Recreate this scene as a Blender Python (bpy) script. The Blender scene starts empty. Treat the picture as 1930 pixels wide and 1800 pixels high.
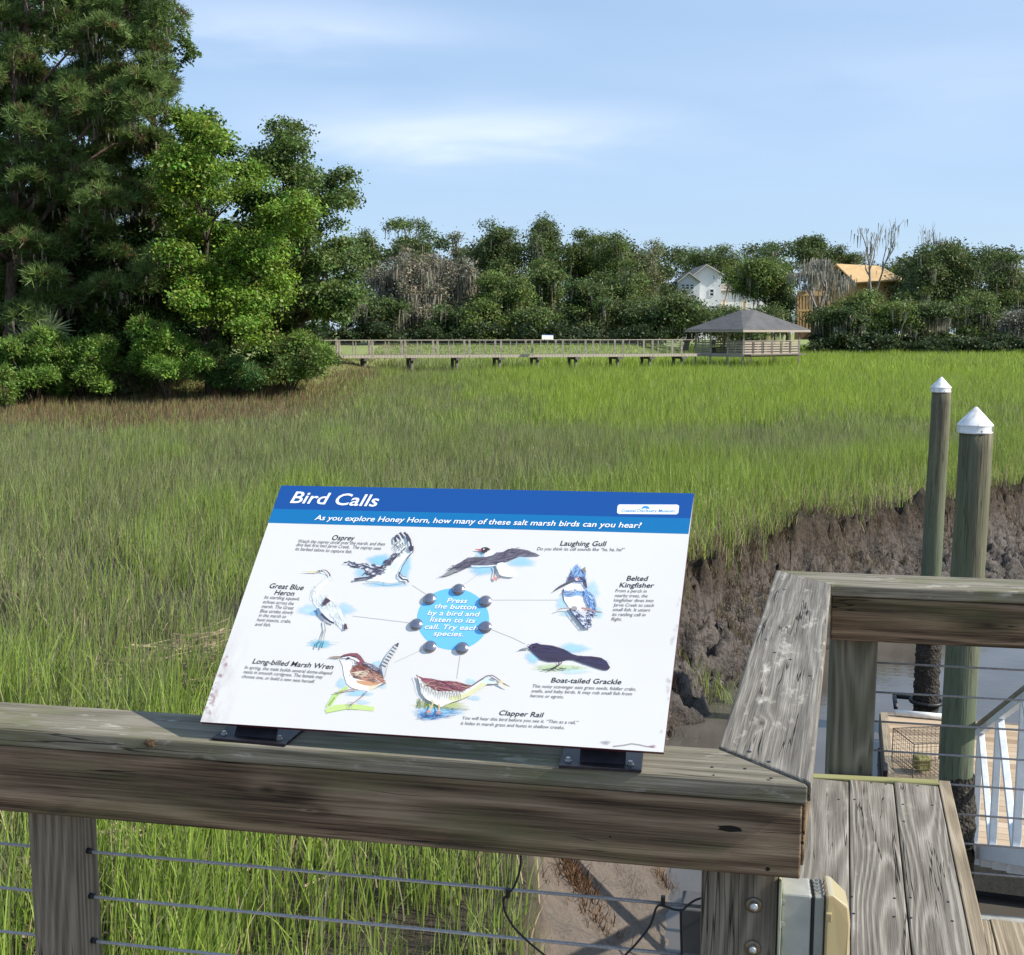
import bpy, bmesh, math, random
import numpy as np
from mathutils import Matrix, Vector
random.seed(7); RNG = np.random.default_rng(11)
SC = bpy.context.scene; COL = SC.collection

# ---------------------------------------------------------------- camera
EYE = 1.87; FPX = 2150.0; PITCH = math.atan(275/FPX)
cam_d = bpy.data.cameras.new('camera'); cam = bpy.data.objects.new('camera', cam_d); COL.objects.link(cam)
cam_d.sensor_fit = 'HORIZONTAL'; cam_d.sensor_width = 36; cam_d.lens = 36*FPX/1930
cam_d.clip_start = 0.05; cam_d.clip_end = 3000
cam.location = (0, 0, EYE); cam.rotation_euler = (math.pi/2-PITCH, 0, 0)
SC.camera = cam
SC.render.resolution_x, SC.render.resolution_y = 1024, 955

# ---------------------------------------------------------------- sky, sun, exposure
SUN_AZ, SUN_EL = math.radians(103), math.radians(37)      # azimuth from +Y towards +X
SUN = Vector((math.sin(SUN_AZ)*math.cos(SUN_EL), math.cos(SUN_AZ)*math.cos(SUN_EL), math.sin(SUN_EL)))
world = bpy.data.worlds.new('World'); SC.world = world; world.use_nodes = True
wn, wl = world.node_tree.nodes, world.node_tree.links; wn.clear()
sky = wn.new('ShaderNodeTexSky'); sky.sky_type = 'NISHITA'; sky.sun_disc = False
sky.sun_elevation = SUN_EL; sky.sun_rotation = SUN_AZ
sky.air_density = 1.0; sky.dust_density = 0.6; sky.ozone_density = 2.2
tc = wn.new('ShaderNodeTexCoord')
mp = wn.new('ShaderNodeMapping'); mp.inputs['Scale'].default_value = (.8, .8, 5.0); mp.inputs['Location'].default_value = (0.35, 0.2, 0.52)
nz = wn.new('ShaderNodeTexNoise'); nz.inputs['Scale'].default_value = 2.6; nz.inputs['Detail'].default_value = 7; nz.inputs['Roughness'].default_value = 0.45
nz.inputs['Distortion'].default_value = 0.35
cr = wn.new('ShaderNodeValToRGB'); cr.color_ramp.elements[0].position = 0.44; cr.color_ramp.elements[1].position = 0.86
cr.color_ramp.elements[0].color = (0, 0, 0, 1); cr.color_ramp.elements[1].color = (0.22, 0.22, 0.22, 1)
mx = wn.new('ShaderNodeMix'); mx.data_type = 'RGBA'; mx.inputs[7].default_value = (5.3, 6.2, 8.0, 1)
veil = wn.new('ShaderNodeMix'); veil.data_type = 'RGBA'; veil.inputs[0].default_value = 0.62; veil.inputs[7].default_value = (3.4, 4.85, 7.0, 1)
bg = wn.new('ShaderNodeBackground'); bg.inputs['Strength'].default_value = 0.106
wo = wn.new('ShaderNodeOutputWorld')
wl.new(tc.outputs['Generated'], mp.inputs['Vector']); wl.new(mp.outputs[0], nz.inputs['Vector']); wl.new(nz.outputs['Fac'], cr.inputs[0])
wl.new(sky.outputs[0], veil.inputs[6]); wl.new(veil.outputs[2], mx.inputs[6]); wl.new(cr.outputs[0], mx.inputs[0])
# two soft cirrus banks low in the sky ahead: direction (azimuth, elevation) windows broken up by the same kind of noise
def wmath(op, a, b=0.0, c=None):
    x = wn.new('ShaderNodeMath'); x.operation = op
    for i, v in enumerate((a, b, c)):
        if v is None: continue
        if isinstance(v, bpy.types.NodeSocket): wl.new(v, x.inputs[i])
        else: x.inputs[i].default_value = v
    return x.outputs[0]
sx = wn.new('ShaderNodeSeparateXYZ'); wl.new(tc.outputs['Generated'], sx.inputs[0])
m2 = wn.new('ShaderNodeMapping'); m2.inputs['Scale'].default_value = (3.0, 3.0, 16.0); wl.new(tc.outputs['Generated'], m2.inputs[0])
n2 = wn.new('ShaderNodeTexNoise'); n2.inputs['Scale'].default_value = 2.0; n2.inputs['Detail'].default_value = 6; n2.inputs['Distortion'].default_value = .3; wl.new(m2.outputs[0], n2.inputs[0])
bank = None
for (x0, z0, rx, rz, amt) in ((-.03, .168, .15, .020, .80), (-.18, .243, .12, .018, .55), (.30, .20, .20, .03, .18)):
    zz = wmath('ADD', sx.outputs[2], wmath('MULTIPLY_ADD', n2.outputs['Fac'], .05, -.025))
    dx = wmath('DIVIDE', wmath('SUBTRACT', sx.outputs[0], x0), rx); dz = wmath('DIVIDE', wmath('SUBTRACT', zz, z0), rz)
    d2 = wmath('ADD', wmath('MULTIPLY', dx, dx), wmath('MULTIPLY', dz, dz))
    g = wmath('MULTIPLY', wmath('POWER', 2.718, wmath('MULTIPLY', d2, -1.0)), wmath('MULTIPLY', wmath('MULTIPLY_ADD', n2.outputs['Fac'], 1.6, -.1), amt))
    bank = g if bank is None else wmath('MAXIMUM', bank, g)
mb_ = wn.new('ShaderNodeMix'); mb_.data_type = 'RGBA'; mb_.clamp_factor = True; wl.new(bank, mb_.inputs[0]); wl.new(mx.outputs[2], mb_.inputs[6]); mb_.inputs[7].default_value = (6.6, 7.3, 8.7, 1)
wl.new(mb_.outputs[2], bg.inputs['Color']); wl.new(bg.outputs[0], wo.inputs[0])
sun_d = bpy.data.lights.new('sun', 'SUN'); sun_d.energy = 4.9; sun_d.angle = math.radians(0.5); sun_d.color = (1.0, 0.94, 0.84)
sun_o = bpy.data.objects.new('sun', sun_d); COL.objects.link(sun_o)
sun_o.rotation_euler = SUN.to_track_quat('Z', 'Y').to_euler(); sun_o.location = (30, 0, 40)
SC.view_settings.view_transform = 'Standard'; SC.view_settings.look = 'None'
SC.view_settings.exposure = 0.5; SC.view_settings.gamma = 1.0; SC.view_settings.use_curve_mapping = False
SC.render.engine = 'CYCLES'
SC.cycles.max_bounces = 8; SC.cycles.diffuse_bounces = 3; SC.cycles.transparent_max_bounces = 24
SC.cycles.use_denoising = True; SC.cycles.sample_clamp_indirect = 4.0

# ---------------------------------------------------------------- measuring: photo pixel -> point in the place
cP, sP = math.cos(PITCH), math.sin(PITCH)
def ray(u, v):
    x, y = (u-965)/FPX, (v-900)/FPX
    return Vector((x, cP-y*sP, -(sP+y*cP)))
def P(u, v, z):
    r = ray(u, v); t = (z-EYE)/r.z; return Vector((0, 0, EYE))+r*t
def PY(u, v, Y):
    r = ray(u, v); return Vector((0, 0, EYE))+r*(Y/r.y)
def PPL(u, v, q, n):
    r = ray(u, v); o = Vector((0, 0, EYE)); return o+r*((q-o).dot(n)/r.dot(n))

# ---------------------------------------------------------------- object helpers
def tag(o, label=None, cat=None, group=None, kind=None):
    if label: o['label'] = label
    if cat: o['category'] = cat
    if group: o['group'] = group
    if kind: o['kind'] = kind
    return o
def empty(name, loc, label=None, cat=None, group=None, kind=None):
    o = bpy.data.objects.new(name, None); o.empty_display_size = 0.1; COL.objects.link(o); o.location = loc
    return tag(o, label, cat, group, kind)
def place(o, parent=None, M=None):
    COL.objects.link(o)
    M = M or Matrix.Identity(4)
    if parent is not None:
        o.parent = parent
        W = Matrix.Identity(4); p = parent
        while p is not None: W = p.matrix_basis @ W; p = p.parent
        M = W.inverted() @ M
    o.matrix_basis = M
    return o
class MB:
    def __init__(s): s.v = []; s.f = []; s.m = []; s.c = []
    def add(s, verts, faces, mi=0, col=None):
        b = len(s.v); s.v += [tuple(v) for v in verts]; s.f += [tuple(i+b for i in f) for f in faces]; s.m += [mi]*len(faces)
        s.c += [col or (1, 1, 1, 1)]*len(verts)
    def box(s, c, e, M=None, mi=0):
        x, y, z = e[0]/2, e[1]/2, e[2]/2
        vs = [Vector((sx*x, sy*y, sz*z)) for sz in (-1, 1) for sy in (-1, 1) for sx in (-1, 1)]
        if M is not None: vs = [M @ v for v in vs]
        vs = [v+Vector(c) for v in vs]
        s.add(vs, [(0, 2, 3, 1), (4, 5, 7, 6), (0, 1, 5, 4), (1, 3, 7, 5), (3, 2, 6, 7), (2, 0, 4, 6)], mi)
    def bar(s, p0, p1, w, h=None, mi=0, up=(0, 0, 1)):
        p0, p1 = Vector(p0), Vector(p1); d = (p1-p0); L = d.length
        M = frame(d, up); s.box((p0+p1)/2, (L, w, h or w), M.to_3x3(), mi)
    def tube(s, pts, rad, n=8, mi=0, cap=True):
        pts = [Vector(p) for p in pts]; rads = rad if hasattr(rad, '__len__') else [rad]*len(pts)
        vs = []; fs = []; prev = None
        for i, p in enumerate(pts):
            d = (pts[min(i+1, len(pts)-1)]-pts[max(i-1, 0)]).normalized()
            if prev is None:
                a = Vector((0, 0, 1)) if abs(d.z) < .9 else Vector((1, 0, 0)); u = d.cross(a).normalized()
            else: u = (prev-d*prev.dot(d)).normalized()
            prev = u; w = d.cross(u)
            for k in range(n):
                t = 2*math.pi*k/n; vs.append(p+(u*math.cos(t)+w*math.sin(t))*rads[i])
        for i in range(len(pts)-1):
            for k in range(n): fs.append((i*n+k, i*n+(k+1) % n, (i+1)*n+(k+1) % n, (i+1)*n+k))
        if cap: fs.append(tuple(range(n))[::-1]); fs.append(tuple(range((len(pts)-1)*n, len(pts)*n)))
        s.add(vs, fs, mi)
    def lathe(s, c, prof, n=24, M=None, mi=0):
        vs = []; fs = []
        for r, z in prof:
            for k in range(n):
                t = 2*math.pi*k/n; v = Vector((r*math.cos(t), r*math.sin(t), z)); vs.append((M @ v if M else v)+Vector(c))
        for i in range(len(prof)-1):
            for k in range(n): fs.append((i*n+k, i*n+(k+1) % n, (i+1)*n+(k+1) % n, (i+1)*n+k))
        fs.append(tuple(range((len(prof)-1)*n, len(prof)*n))); fs.append(tuple(range(n))[::-1])
        s.add(vs, fs, mi)
    def build(s, name, mats, parent=None, smooth=False, M=None, col=False, bevel=0, seg=2):
        me = bpy.data.meshes.new(name); me.from_pydata(s.v, [], s.f)
        for m in (mats if isinstance(mats, (list, tuple)) else [mats]): me.materials.append(m)
        if any(s.m): me.polygons.foreach_set('material_index', s.m)
        if col:
            a = me.color_attributes.new('Col', 'FLOAT_COLOR', 'POINT'); a.data.foreach_set('color', np.array(s.c, 'f').ravel())
        if bevel:
            bm = bmesh.new(); bm.from_mesh(me)
            bmesh.ops.bevel(bm, geom=bm.edges[:], offset=bevel, segments=seg, affect='EDGES', clamp_overlap=True, profile=.5)
            bm.to_mesh(me); bm.free()
        if smooth: me.polygons.foreach_set('use_smooth', [True]*len(me.polygons))
        me.update()
        return place(bpy.data.objects.new(name, me), parent, M)
def frame(x, up=(0, 0, 1), o=(0, 0, 0)):
    x = Vector(x).normalized(); up = Vector(up)
    if abs(x.dot(up)) > .98*up.length: up = Vector((0, 1, 0))
    y = up.cross(x).normalized(); z = x.cross(y)
    M = Matrix((x, y, z)).transposed().to_4x4(); M.translation = Vector(o); return M
def np_mesh(name, V, F, mats, parent=None, col=None, mi=None, smooth=False):
    """V (n,3), F list of (k, array(m,k)) blocks"""
    me = bpy.data.meshes.new(name); me.vertices.add(len(V)); me.vertices.foreach_set('co', np.asarray(V, 'f').ravel())
    nl = sum(a.size for a in F); npy = sum(len(a) for a in F)
    me.loops.add(nl); me.polygons.add(npy)
    me.loops.foreach_set('vertex_index', np.concatenate([a.ravel() for a in F]).astype('i'))
    tot = np.concatenate([np.full(len(a), a.shape[1]) for a in F]); st = np.concatenate([[0], np.cumsum(tot)[:-1]])
    me.polygons.foreach_set('loop_start', st.astype('i'))
    for m in (mats if isinstance(mats, (list, tuple)) else [mats]): me.materials.append(m)
    if mi is not None: me.polygons.foreach_set('material_index', mi.astype('i'))
    if smooth: me.polygons.foreach_set('use_smooth', np.ones(npy, bool))
    if col is not None:
        a = me.color_attributes.new('Col', 'FLOAT_COLOR', 'POINT')
        c = np.ones((len(V), 4), 'f'); c[:, :col.shape[1]] = col; a.data.foreach_set('color', c.ravel())
    me.update(calc_edges=True); me.validate()
    return place(bpy.data.objects.new(name, me), parent)

# ---------------------------------------------------------------- noise for terrain
def hash2(ix, iy, s=0):
    h = (ix.astype(np.int64)*374761393+iy.astype(np.int64)*668265263+s*1442695041) & 0xffffffff
    h = ((h ^ (h >> 13))*1274126177) & 0xffffffff
    return ((h ^ (h >> 16)) & 0xffff)/65535.0
def vnoise(x, y, s=0):
    ix, iy = np.floor(x), np.floor(y); fx, fy = x-ix, y-iy
    fx, fy = fx*fx*(3-2*fx), fy*fy*(3-2*fy)
    a, b = hash2(ix, iy, s), hash2(ix+1, iy, s); c, d = hash2(ix, iy+1, s), hash2(ix+1, iy+1, s)
    return (a*(1-fx)+b*fx)*(1-fy)+(c*(1-fx)+d*fx)*fy
def fbm(x, y, oct=4, s=0):
    t = 0; a = .5; n = 0
    for i in range(oct):
        t = t+a*vnoise(x*2**i, y*2**i, s+i*17); n += a; a *= .5
    return t/n

# ---------------------------------------------------------------- material helpers
class NT:
    def __init__(s, name):
        s.m = bpy.data.materials.new(name); s.m.use_nodes = True; s.t = s.m.node_tree; s.n = s.t.nodes; s.n.clear()
        s.out = s.n.new('ShaderNodeOutputMaterial')
    def new(s, t, **k):
        x = s.n.new('ShaderNode'+t)
        for a, b in k.items(): setattr(x, a, b)
        return x
    def set(s, x, **k):
        for a, b in k.items():
            i = x.inputs[a.replace('_', ' ')]
            if hasattr(b, 'is_output') or isinstance(b, bpy.types.NodeSocket): s.t.links.new(b, i)
            else: i.default_value = b
        return x
    def l(s, a, b): s.t.links.new(a, b)
    def inp(s, x, i, v):
        if isinstance(v, bpy.types.NodeSocket): s.l(v, x.inputs[i])
        else: x.inputs[i].default_value = v
    def math(s, op, a, b=0.0, c=None, clamp=False):
        x = s.new('Math', operation=op, use_clamp=clamp); s.inp(x, 0, a); s.inp(x, 1, b)
        if c is not None: s.inp(x, 2, c)
        return x.outputs[0]
    def noise(s, vec, scale, detail=4, rough=.5, dist=0, out='Fac'):
        x = s.new('TexNoise'); s.l(vec, x.inputs['Vector']); x.inputs['Scale'].default_value = scale
        x.inputs['Detail'].default_value = detail; x.inputs['Roughness'].default_value = rough; x.inputs['Distortion'].default_value = dist
        return x.outputs[out]
    def map(s, vec, scale=(1, 1, 1), loc=(0, 0, 0)):
        x = s.new('Mapping'); s.l(vec, x.inputs['Vector']); x.inputs['Scale'].default_value = scale; x.inputs['Location'].default_value = loc
        return x.outputs[0]
    def ramp(s, fac, stops, interp='LINEAR'):
        x = s.new('ValToRGB'); s.l(fac, x.inputs[0]); r = x.color_ramp; r.interpolation = interp
        while len(r.elements) < len(stops): r.elements.new(.5)
        for e, (p, c) in zip(r.elements, stops):
            e.position = p; e.color = (c, c, c, 1) if not hasattr(c, '__len__') else (*c, 1)[:4]
        return x.outputs[0]
    def mix(s, f, a, b, mode='MIX'):
        x = s.new('Mix', data_type='RGBA', blend_type=mode); s.inp(x, 0, f)
        for i, v in ((6, a), (7, b)):
            if isinstance(v, bpy.types.NodeSocket): s.l(v, x.inputs[i])
            else: x.inputs[i].default_value = (*v, 1)[:4]
        return x.outputs[2]
    def bump(s, h, strength=.5, dist=.01):
        x = s.new('Bump'); s.l(h, x.inputs['Height']); x.inputs['Strength'].default_value = strength; x.inputs['Distance'].default_value = dist
        return x.outputs[0]
    def pbsdf(s, col, rough=.6, metal=0, normal=None, spec=.4, **k):
        x = s.new('BsdfPrincipled'); s.inp(x, 'Base Color', col if isinstance(col, bpy.types.NodeSocket) else (*col, 1)[:4]); s.inp(x, 'Roughness', rough)
        x.inputs['Metallic'].default_value = metal; x.inputs['Specular IOR Level'].default_value = spec
        if normal: s.l(normal, x.inputs['Normal'])
        for a, b in k.items(): s.inp(x, a.replace('_', ' '), b)
        s.l(x.outputs[0], s.out.inputs[0]); return x
def plain(name, col, rough=.6, metal=0, var=.25, scale=9, spec=.4, bump=0):
    t = NT(name); co = t.new('TexCoord').outputs['Object']
    n = t.noise(co, scale, 5, .6)
    c = t.ramp(n, [(.3, [x*(1-var) for x in col]), (.7, [min(1, x*(1+var)) for x in col])])
    r = t.ramp(n, [(.3, max(0, rough-.08)), (.7, min(1, rough+.08))])
    t.pbsdf(c, r, metal, t.bump(n, bump, .004) if bump else None, spec)
    return t.m
def leafmat(name, trans=.35, rough=.55):
    t = NT(name); a = t.new('Attribute', attribute_name='Col').outputs['Color']
    d = t.new('BsdfPrincipled'); t.l(a, d.inputs['Base Color']); d.inputs['Roughness'].default_value = rough; d.inputs['Specular IOR Level'].default_value = .25
    tr = t.new('BsdfTranslucent'); hs = t.new('HueSaturation'); t.l(a, hs.inputs['Color']); hs.inputs['Value'].default_value = 1.25; hs.inputs['Hue'].default_value = .49
    t.l(hs.outputs[0], tr.inputs[0])
    m = t.new('MixShader'); m.inputs[0].default_value = trans; t.l(d.outputs[0], m.inputs[1]); t.l(tr.outputs[0], m.inputs[2]); t.l(m.outputs[0], t.out.inputs[0])
    return t.m
def colmat(name, rough=.5, alpha=False, spec=.4):
    t = NT(name); at = t.new('Attribute', attribute_name='Col')
    b = t.pbsdf(at.outputs['Color'], rough, spec=spec)
    if alpha: t.l(at.outputs['Alpha'], b.inputs['Alpha'])
    return t.m

def wood(name, dark, mid, light, ring=(.3, 55), fine=.5, moss=0., bleach=0., streak=.25, crack=.5, knots=(), rough=.8, contrast=1., pith=(.01, -.035), patch=.5):
    """weathered softwood, grain along local X; rings round a wandering pith, fine raised grain, cracks, algae, bleached patches"""
    t = NT(name); co = t.new('TexCoord').outputs['Object']; rnd = t.new('ObjectInfo').outputs['Random']
    off = t.new('CombineXYZ'); t.l(t.math('MULTIPLY', rnd, 37.0), off.inputs[0]); t.l(t.math('MULTIPLY', rnd, 11.0), off.inputs[1])
    add = t.new('VectorMath', operation='ADD'); t.l(co, add.inputs[0]); t.l(off.outputs[0], add.inputs[1]); v = add.outputs[0]
    s0 = t.new('SeparateXYZ'); t.l(co, s0.inputs[0])
    # wandering pith
    wob = t.noise(t.map(v, (.55, 2.2, 2.2)), 1.5, 2, .45, out='Color'); sw = t.new('SeparateXYZ'); t.l(wob, sw.inputs[0])
    wy = t.math('MULTIPLY', t.math('SUBTRACT', sw.outputs[0], .5), .13); wz = t.math('MULTIPLY', t.math('SUBTRACT', sw.outputs[1], .5), .10)
    py = t.math('ADD', t.math('SUBTRACT', s0.outputs[1], pith[0]), wy); pz = t.math('ADD', t.math('SUBTRACT', s0.outputs[2], pith[1]), wz)
    r = t.math('SQRT', t.math('ADD', t.math('MULTIPLY', py, py), t.math('MULTIPLY', pz, pz)))
    kdark = None
    for (kx, ky, ka, kb, *_) in knots:
        dx = t.math('DIVIDE', t.math('SUBTRACT', s0.outputs[0], kx), ka); dy = t.math('DIVIDE', t.math('SUBTRACT', s0.outputs[2 if len(knots[0]) > 4 else 1], ky), kb)
        d2 = t.math('ADD', t.math('MULTIPLY', dx, dx), t.math('MULTIPLY', dy, dy))
        g = t.math('POWER', 2.718, t.math('MULTIPLY', d2, -.35))
        r = t.math('ADD', r, t.math('MULTIPLY', g, .014))
        k1 = t.math('POWER', 2.718, t.math('MULTIPLY', d2, -6.0)); kdark = k1 if kdark is None else t.math('MAXIMUM', kdark, k1)
    rj = t.math('ADD', r, t.math('MULTIPLY', t.noise(t.map(v, (1.6, 30, 30)), 1.0, 3, .5), .005))
    sn = t.math('SINE', t.math('MULTIPLY', rj, 6.283*ring[1])); rings = t.math('MULTIPLY_ADD', sn, .5, .5)
    rings = t.math('POWER', rings, 1.6)
    fn = t.noise(t.map(v, (5, 260, 260)), 1.0, 4, .65)
    pn = t.noise(t.map(v, (2.2, 9, 9)), 1.5, 5, .6)
    st = t.noise(t.map(v, (1.1, 48, 48)), 1.0, 5, .6)
    h = t.math('ADD', t.math('MULTIPLY', t.math('SUBTRACT', rings, .5), ring[0]*contrast), t.math('MULTIPLY', t.math('SUBTRACT', st, .5), streak*contrast))
    h = t.math('ADD', h, t.math('ADD', t.math('MULTIPLY', t.math('SUBTRACT', fn, .5), fine*contrast), t.math('MULTIPLY', t.math('SUBTRACT', pn, .5), patch)))
    c = t.ramp(t.math('ADD', h, .5), [(.12, dark), (.5, mid), (.9, light)])
    if moss:
        mn = t.math('MULTIPLY', t.noise(t.map(v, (1.6, 5, 5)), 2.2, 5, .62), 1)
        c = t.mix(t.math('MULTIPLY', t.ramp(mn, [(.46, 0.), (.68, 1.)]), moss), c, (.115, .125, .045))
    if bleach:
        bn = t.noise(t.map(v, (3.4, 9, 9)), 2.4, 6, .66)
        c = t.mix(t.math('MULTIPLY', t.ramp(bn, [(.58, 0.), (.70, 1.)]), bleach), c, (.56, .53, .46))
    cn = t.noise(t.map(v, (1.1, 34, 34)), 1.0, 3, .45)
    cr_ = t.ramp(t.math('ABSOLUTE', t.math('SUBTRACT', cn, .5)), [(.0, 1.), (.012, 0.)])
    cm = t.math('MULTIPLY', t.math('MULTIPLY', cr_, t.ramp(t.noise(t.map(v, (2.5, 8, 8)), 1.3, 2), [(.5, 0.), (.6, 1.)])), crack)
    c = t.mix(cm, c, [x*.25 for x in dark])
    if kdark is not None: c = t.mix(t.math('MULTIPLY', kdark, .85), c, [x*.55 for x in dark])
    hh = t.math('SUBTRACT', t.math('ADD', t.math('MULTIPLY', fn, .6), t.math('MULTIPLY', rings, .35)), t.math('MULTIPLY', cm, 1.5))
    t.pbsdf(c, rough, 0, t.bump(hh, .7, .0035), .25)
    return t.m
# ================================================================ GROUND, WATER
Z_MARSH, Z_WATER = -1.75, -3.5
BANK = np.array([(2.5, -20), (1.2, -6), (.5, 0), (.35, 4), (.22, 5.6), (.10, 7), (.05, 9), (.25, 11.5), (1.2, 14.4), (2.0, 16.2), (2.85, 17.7), (3.95, 19.1),
                 (5.35, 21.1), (7.4, 22.9), (9.6, 24.6), (12.4, 27.3), (18, 31.5), (30, 38), (60, 50), (160, 80)], float)
def bank_d(x, y):
    """signed distance to the bank edge, + on the marsh side; and y of the nearest edge point"""
    best = np.full(x.shape, 1e9); sg = np.zeros(x.shape); ny = np.zeros(x.shape)
    for (ax, ay), (bx, by) in zip(BANK[:-1], BANK[1:]):
        dx, dy = bx-ax, by-ay; L2 = dx*dx+dy*dy
        t = np.clip(((x-ax)*dx+(y-ay)*dy)/L2, 0, 1); qx, qy = ax+t*dx, ay+t*dy
        d = np.hypot(x-qx, y-qy); s = np.sign(dx*(y-ay)-dy*(x-ax)); m = d < best
        best = np.where(m, d, best); sg = np.where(m, s, sg); ny = np.where(m, qy, ny)
    return best*sg, ny
def sstep(a, b, x):
    t = np.clip((x-a)/(b-a), 0, 1); return t*t*(3-2*t)
def land_z(x, y):
    base = Z_MARSH+.65*sstep(40, 88, y)+.35*sstep(90, 150, y)+1.45*sstep(86, 118, y)*sstep(.15, .10, x/np.maximum(y, 1))
    up = sstep(50, 64, y-.25*(x+22))*sstep(-6.5, -13, x)
    return base+up*1.0*(1-sstep(80, 110, y))
def ground_z(x, y, rough=True):
    d, ny = bank_d(x, y)
    d = d+.35*(fbm(x*1.1, y*1.1, 3, 5)-.5)*sstep(-4, -1, d)
    w = np.interp(ny, [5, 10.5, 14, 20, 26, 40], [1.5, 1.4, 1.05, 1.15, 1.9, 3.0])
    t = np.clip(-d/w, 0, 2.2)
    drop = .55*sstep(0, .12, t)+1.25*np.clip(t, 0, 1)**.9+.5*np.clip(t-1, 0, 1.2)
    z = land_z(x, y)-drop
    if rough:
        m = sstep(.5, -.05, d)*sstep(2.1, .9, t)
        lip = sstep(.55, .1, t)
        n1 = fbm(x*1.9+z*1.5, y*1.9, 3, 31); n2 = fbm(x*6.5+z*4, y*6.5, 3, 77); n3 = np.abs(fbm(x*3.1, y*3.1+z*5, 3, 91)-.5)*2
        steep = 1.25*sstep(10, 14, ny)
        n4 = fbm(x*13, y*13+z*6, 2, 55)
        z = z+m*((n1-.5)*(.30+.65*steep)+(n2-.5)*(.16+.16*steep+.46*steep*lip)-n3*.42*steep+(n4-.5)*(.02+.10*lip)*steep)
        z = z+.05*(fbm(x*.8, y*.8, 3, 3)-.5)
    return z
def axis(*segs):
    out = []
    for a, b, st in segs: out.append(np.arange(a, b, st))
    return np.concatenate(out+[[segs[-1][1]]])
gx = axis((-1500, -100, 60), (-100, -30, 4), (-30, -4, 1), (-4, -1.2, .2), (-1.2, 13.6, .065), (13.6, 24, .4), (24, 60, 2), (60, 1500, 60))
gy = axis((-60, 0, 3), (0, 4.6, .2), (4.6, 29, .065), (29, 45, .6), (45, 120, 2.5), (120, 200, 10), (200, 2200, 80))
GX, GY = np.meshgrid(gx, gy); GZ = ground_z(GX.ravel(), GY.ravel()); ncol = len(gx)
ii = np.arange((len(gy)-1)*(ncol-1)); r_, c_ = ii//(ncol-1), ii % (ncol-1); a_ = r_*ncol+c_
def mud_mat():
    t = NT('mud'); g = t.new('NewGeometry').outputs['Position']; s = t.new('SeparateXYZ'); t.l(g, s.inputs[0])
    n = t.noise(g, 2.2, 8, .65); n2 = t.noise(g, 9, 6, .7); n3 = t.noise(t.map(g, (1, 1, .35)), 26, 4, .7)
    hz = t.math('ADD', s.outputs[2], t.math('MULTIPLY', t.math('SUBTRACT', n, .5), .9))
    z1 = t.ramp(t.math('MULTIPLY_ADD', hz, .4, 1.6), [(.14, (.030, .025, .019)), (.24, (.062, .050, .040)), (.44, (.120, .100, .088)), (.62, (.100, .082, .069)), (.80, (.062, .043, .028)), (.9, (.048, .038, .024))])
    # the near mud flat is paler and sandy
    near = t.ramp(t.math('MULTIPLY_ADD', s.outputs[1], -.2, 2.6), [(.0, 0.), (.5, 1.)])
    low = t.ramp(t.math('MULTIPLY_ADD', s.outputs[2], -1.0, -1.5), [(.30, 0.), (.60, 1.)])
    c = t.mix(t.math('MULTIPLY', t.math('MULTIPLY', near, .8), low), z1, (.185, .148, .115))
    c = t.mix(t.math('MULTIPLY', t.ramp(n2, [(.40, .9), (.56, 0.)]), t.math('MULTIPLY_ADD', near, -.72, 1.0)), c, (.028, .022, .017), 'MIX')  # hollows of the bump darkened: cavity shade put into the colour
    c = t.mix(t.math('MULTIPLY', t.ramp(n3, [(.55, 0.), (.7, 1.)]), .35), c, (.22, .185, .14))
    # far marsh floor under the grass goes green-olive
    far = t.ramp(t.math('MULTIPLY', s.outputs[1], .01), [(.36, 0.), (.6, 1.)])
    fl = t.noise(g, .12, 5, .6)
    c = t.mix(far, c, t.ramp(fl, [(.35, (.20, .235, .07)), (.65, (.26, .30, .09))]))
    h = t.math('ADD', t.math('MULTIPLY', n2, .7), t.math('MULTIPLY', n3, .35))
    ro = t.ramp(t.math('MULTIPLY_ADD', s.outputs[2], .5, 2.0), [(.2, .22), (.55, .62), (.9, .85)])
    t.pbsdf(c, ro, 0, t.bump(h, 1., .10), .3)
    return t.m
ground = np_mesh('ground', np.stack([GX.ravel(), GY.ravel(), GZ], 1), [np.stack([a_, a_+1, a_+ncol+1, a_+ncol], 1)], mud_mat(), smooth=True)
tag(ground, 'brown creek bank, mud flat and marsh floor', None, None, 'structure')

def water_mat():
    t = NT('creek_water'); g = t.new('NewGeometry').outputs['Position']
    n = t.noise(t.map(g, (1, 1.6, 1)), 7, 3, .5); n1 = t.noise(g, 1.1, 2, .5)
    h = t.math('ADD', t.math('MULTIPLY', n, .5), n1)
    c = t.ramp(n1, [(.3, (.075, .066, .054)), (.7, (.105, .094, .080))])
    t.pbsdf(c, .06, 0, t.bump(h, .09, .05), .5, IOR=1.55)
    return t.m
w = MB(); w.add([(-6, -8, Z_WATER), (160, -8, Z_WATER), (160, 80, Z_WATER), (-6, 80, Z_WATER)], [(0, 1, 2, 3)])
tag(w.build('water', water_mat()), 'calm brown tidal creek reflecting the sky', None, None, 'structure')

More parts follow.
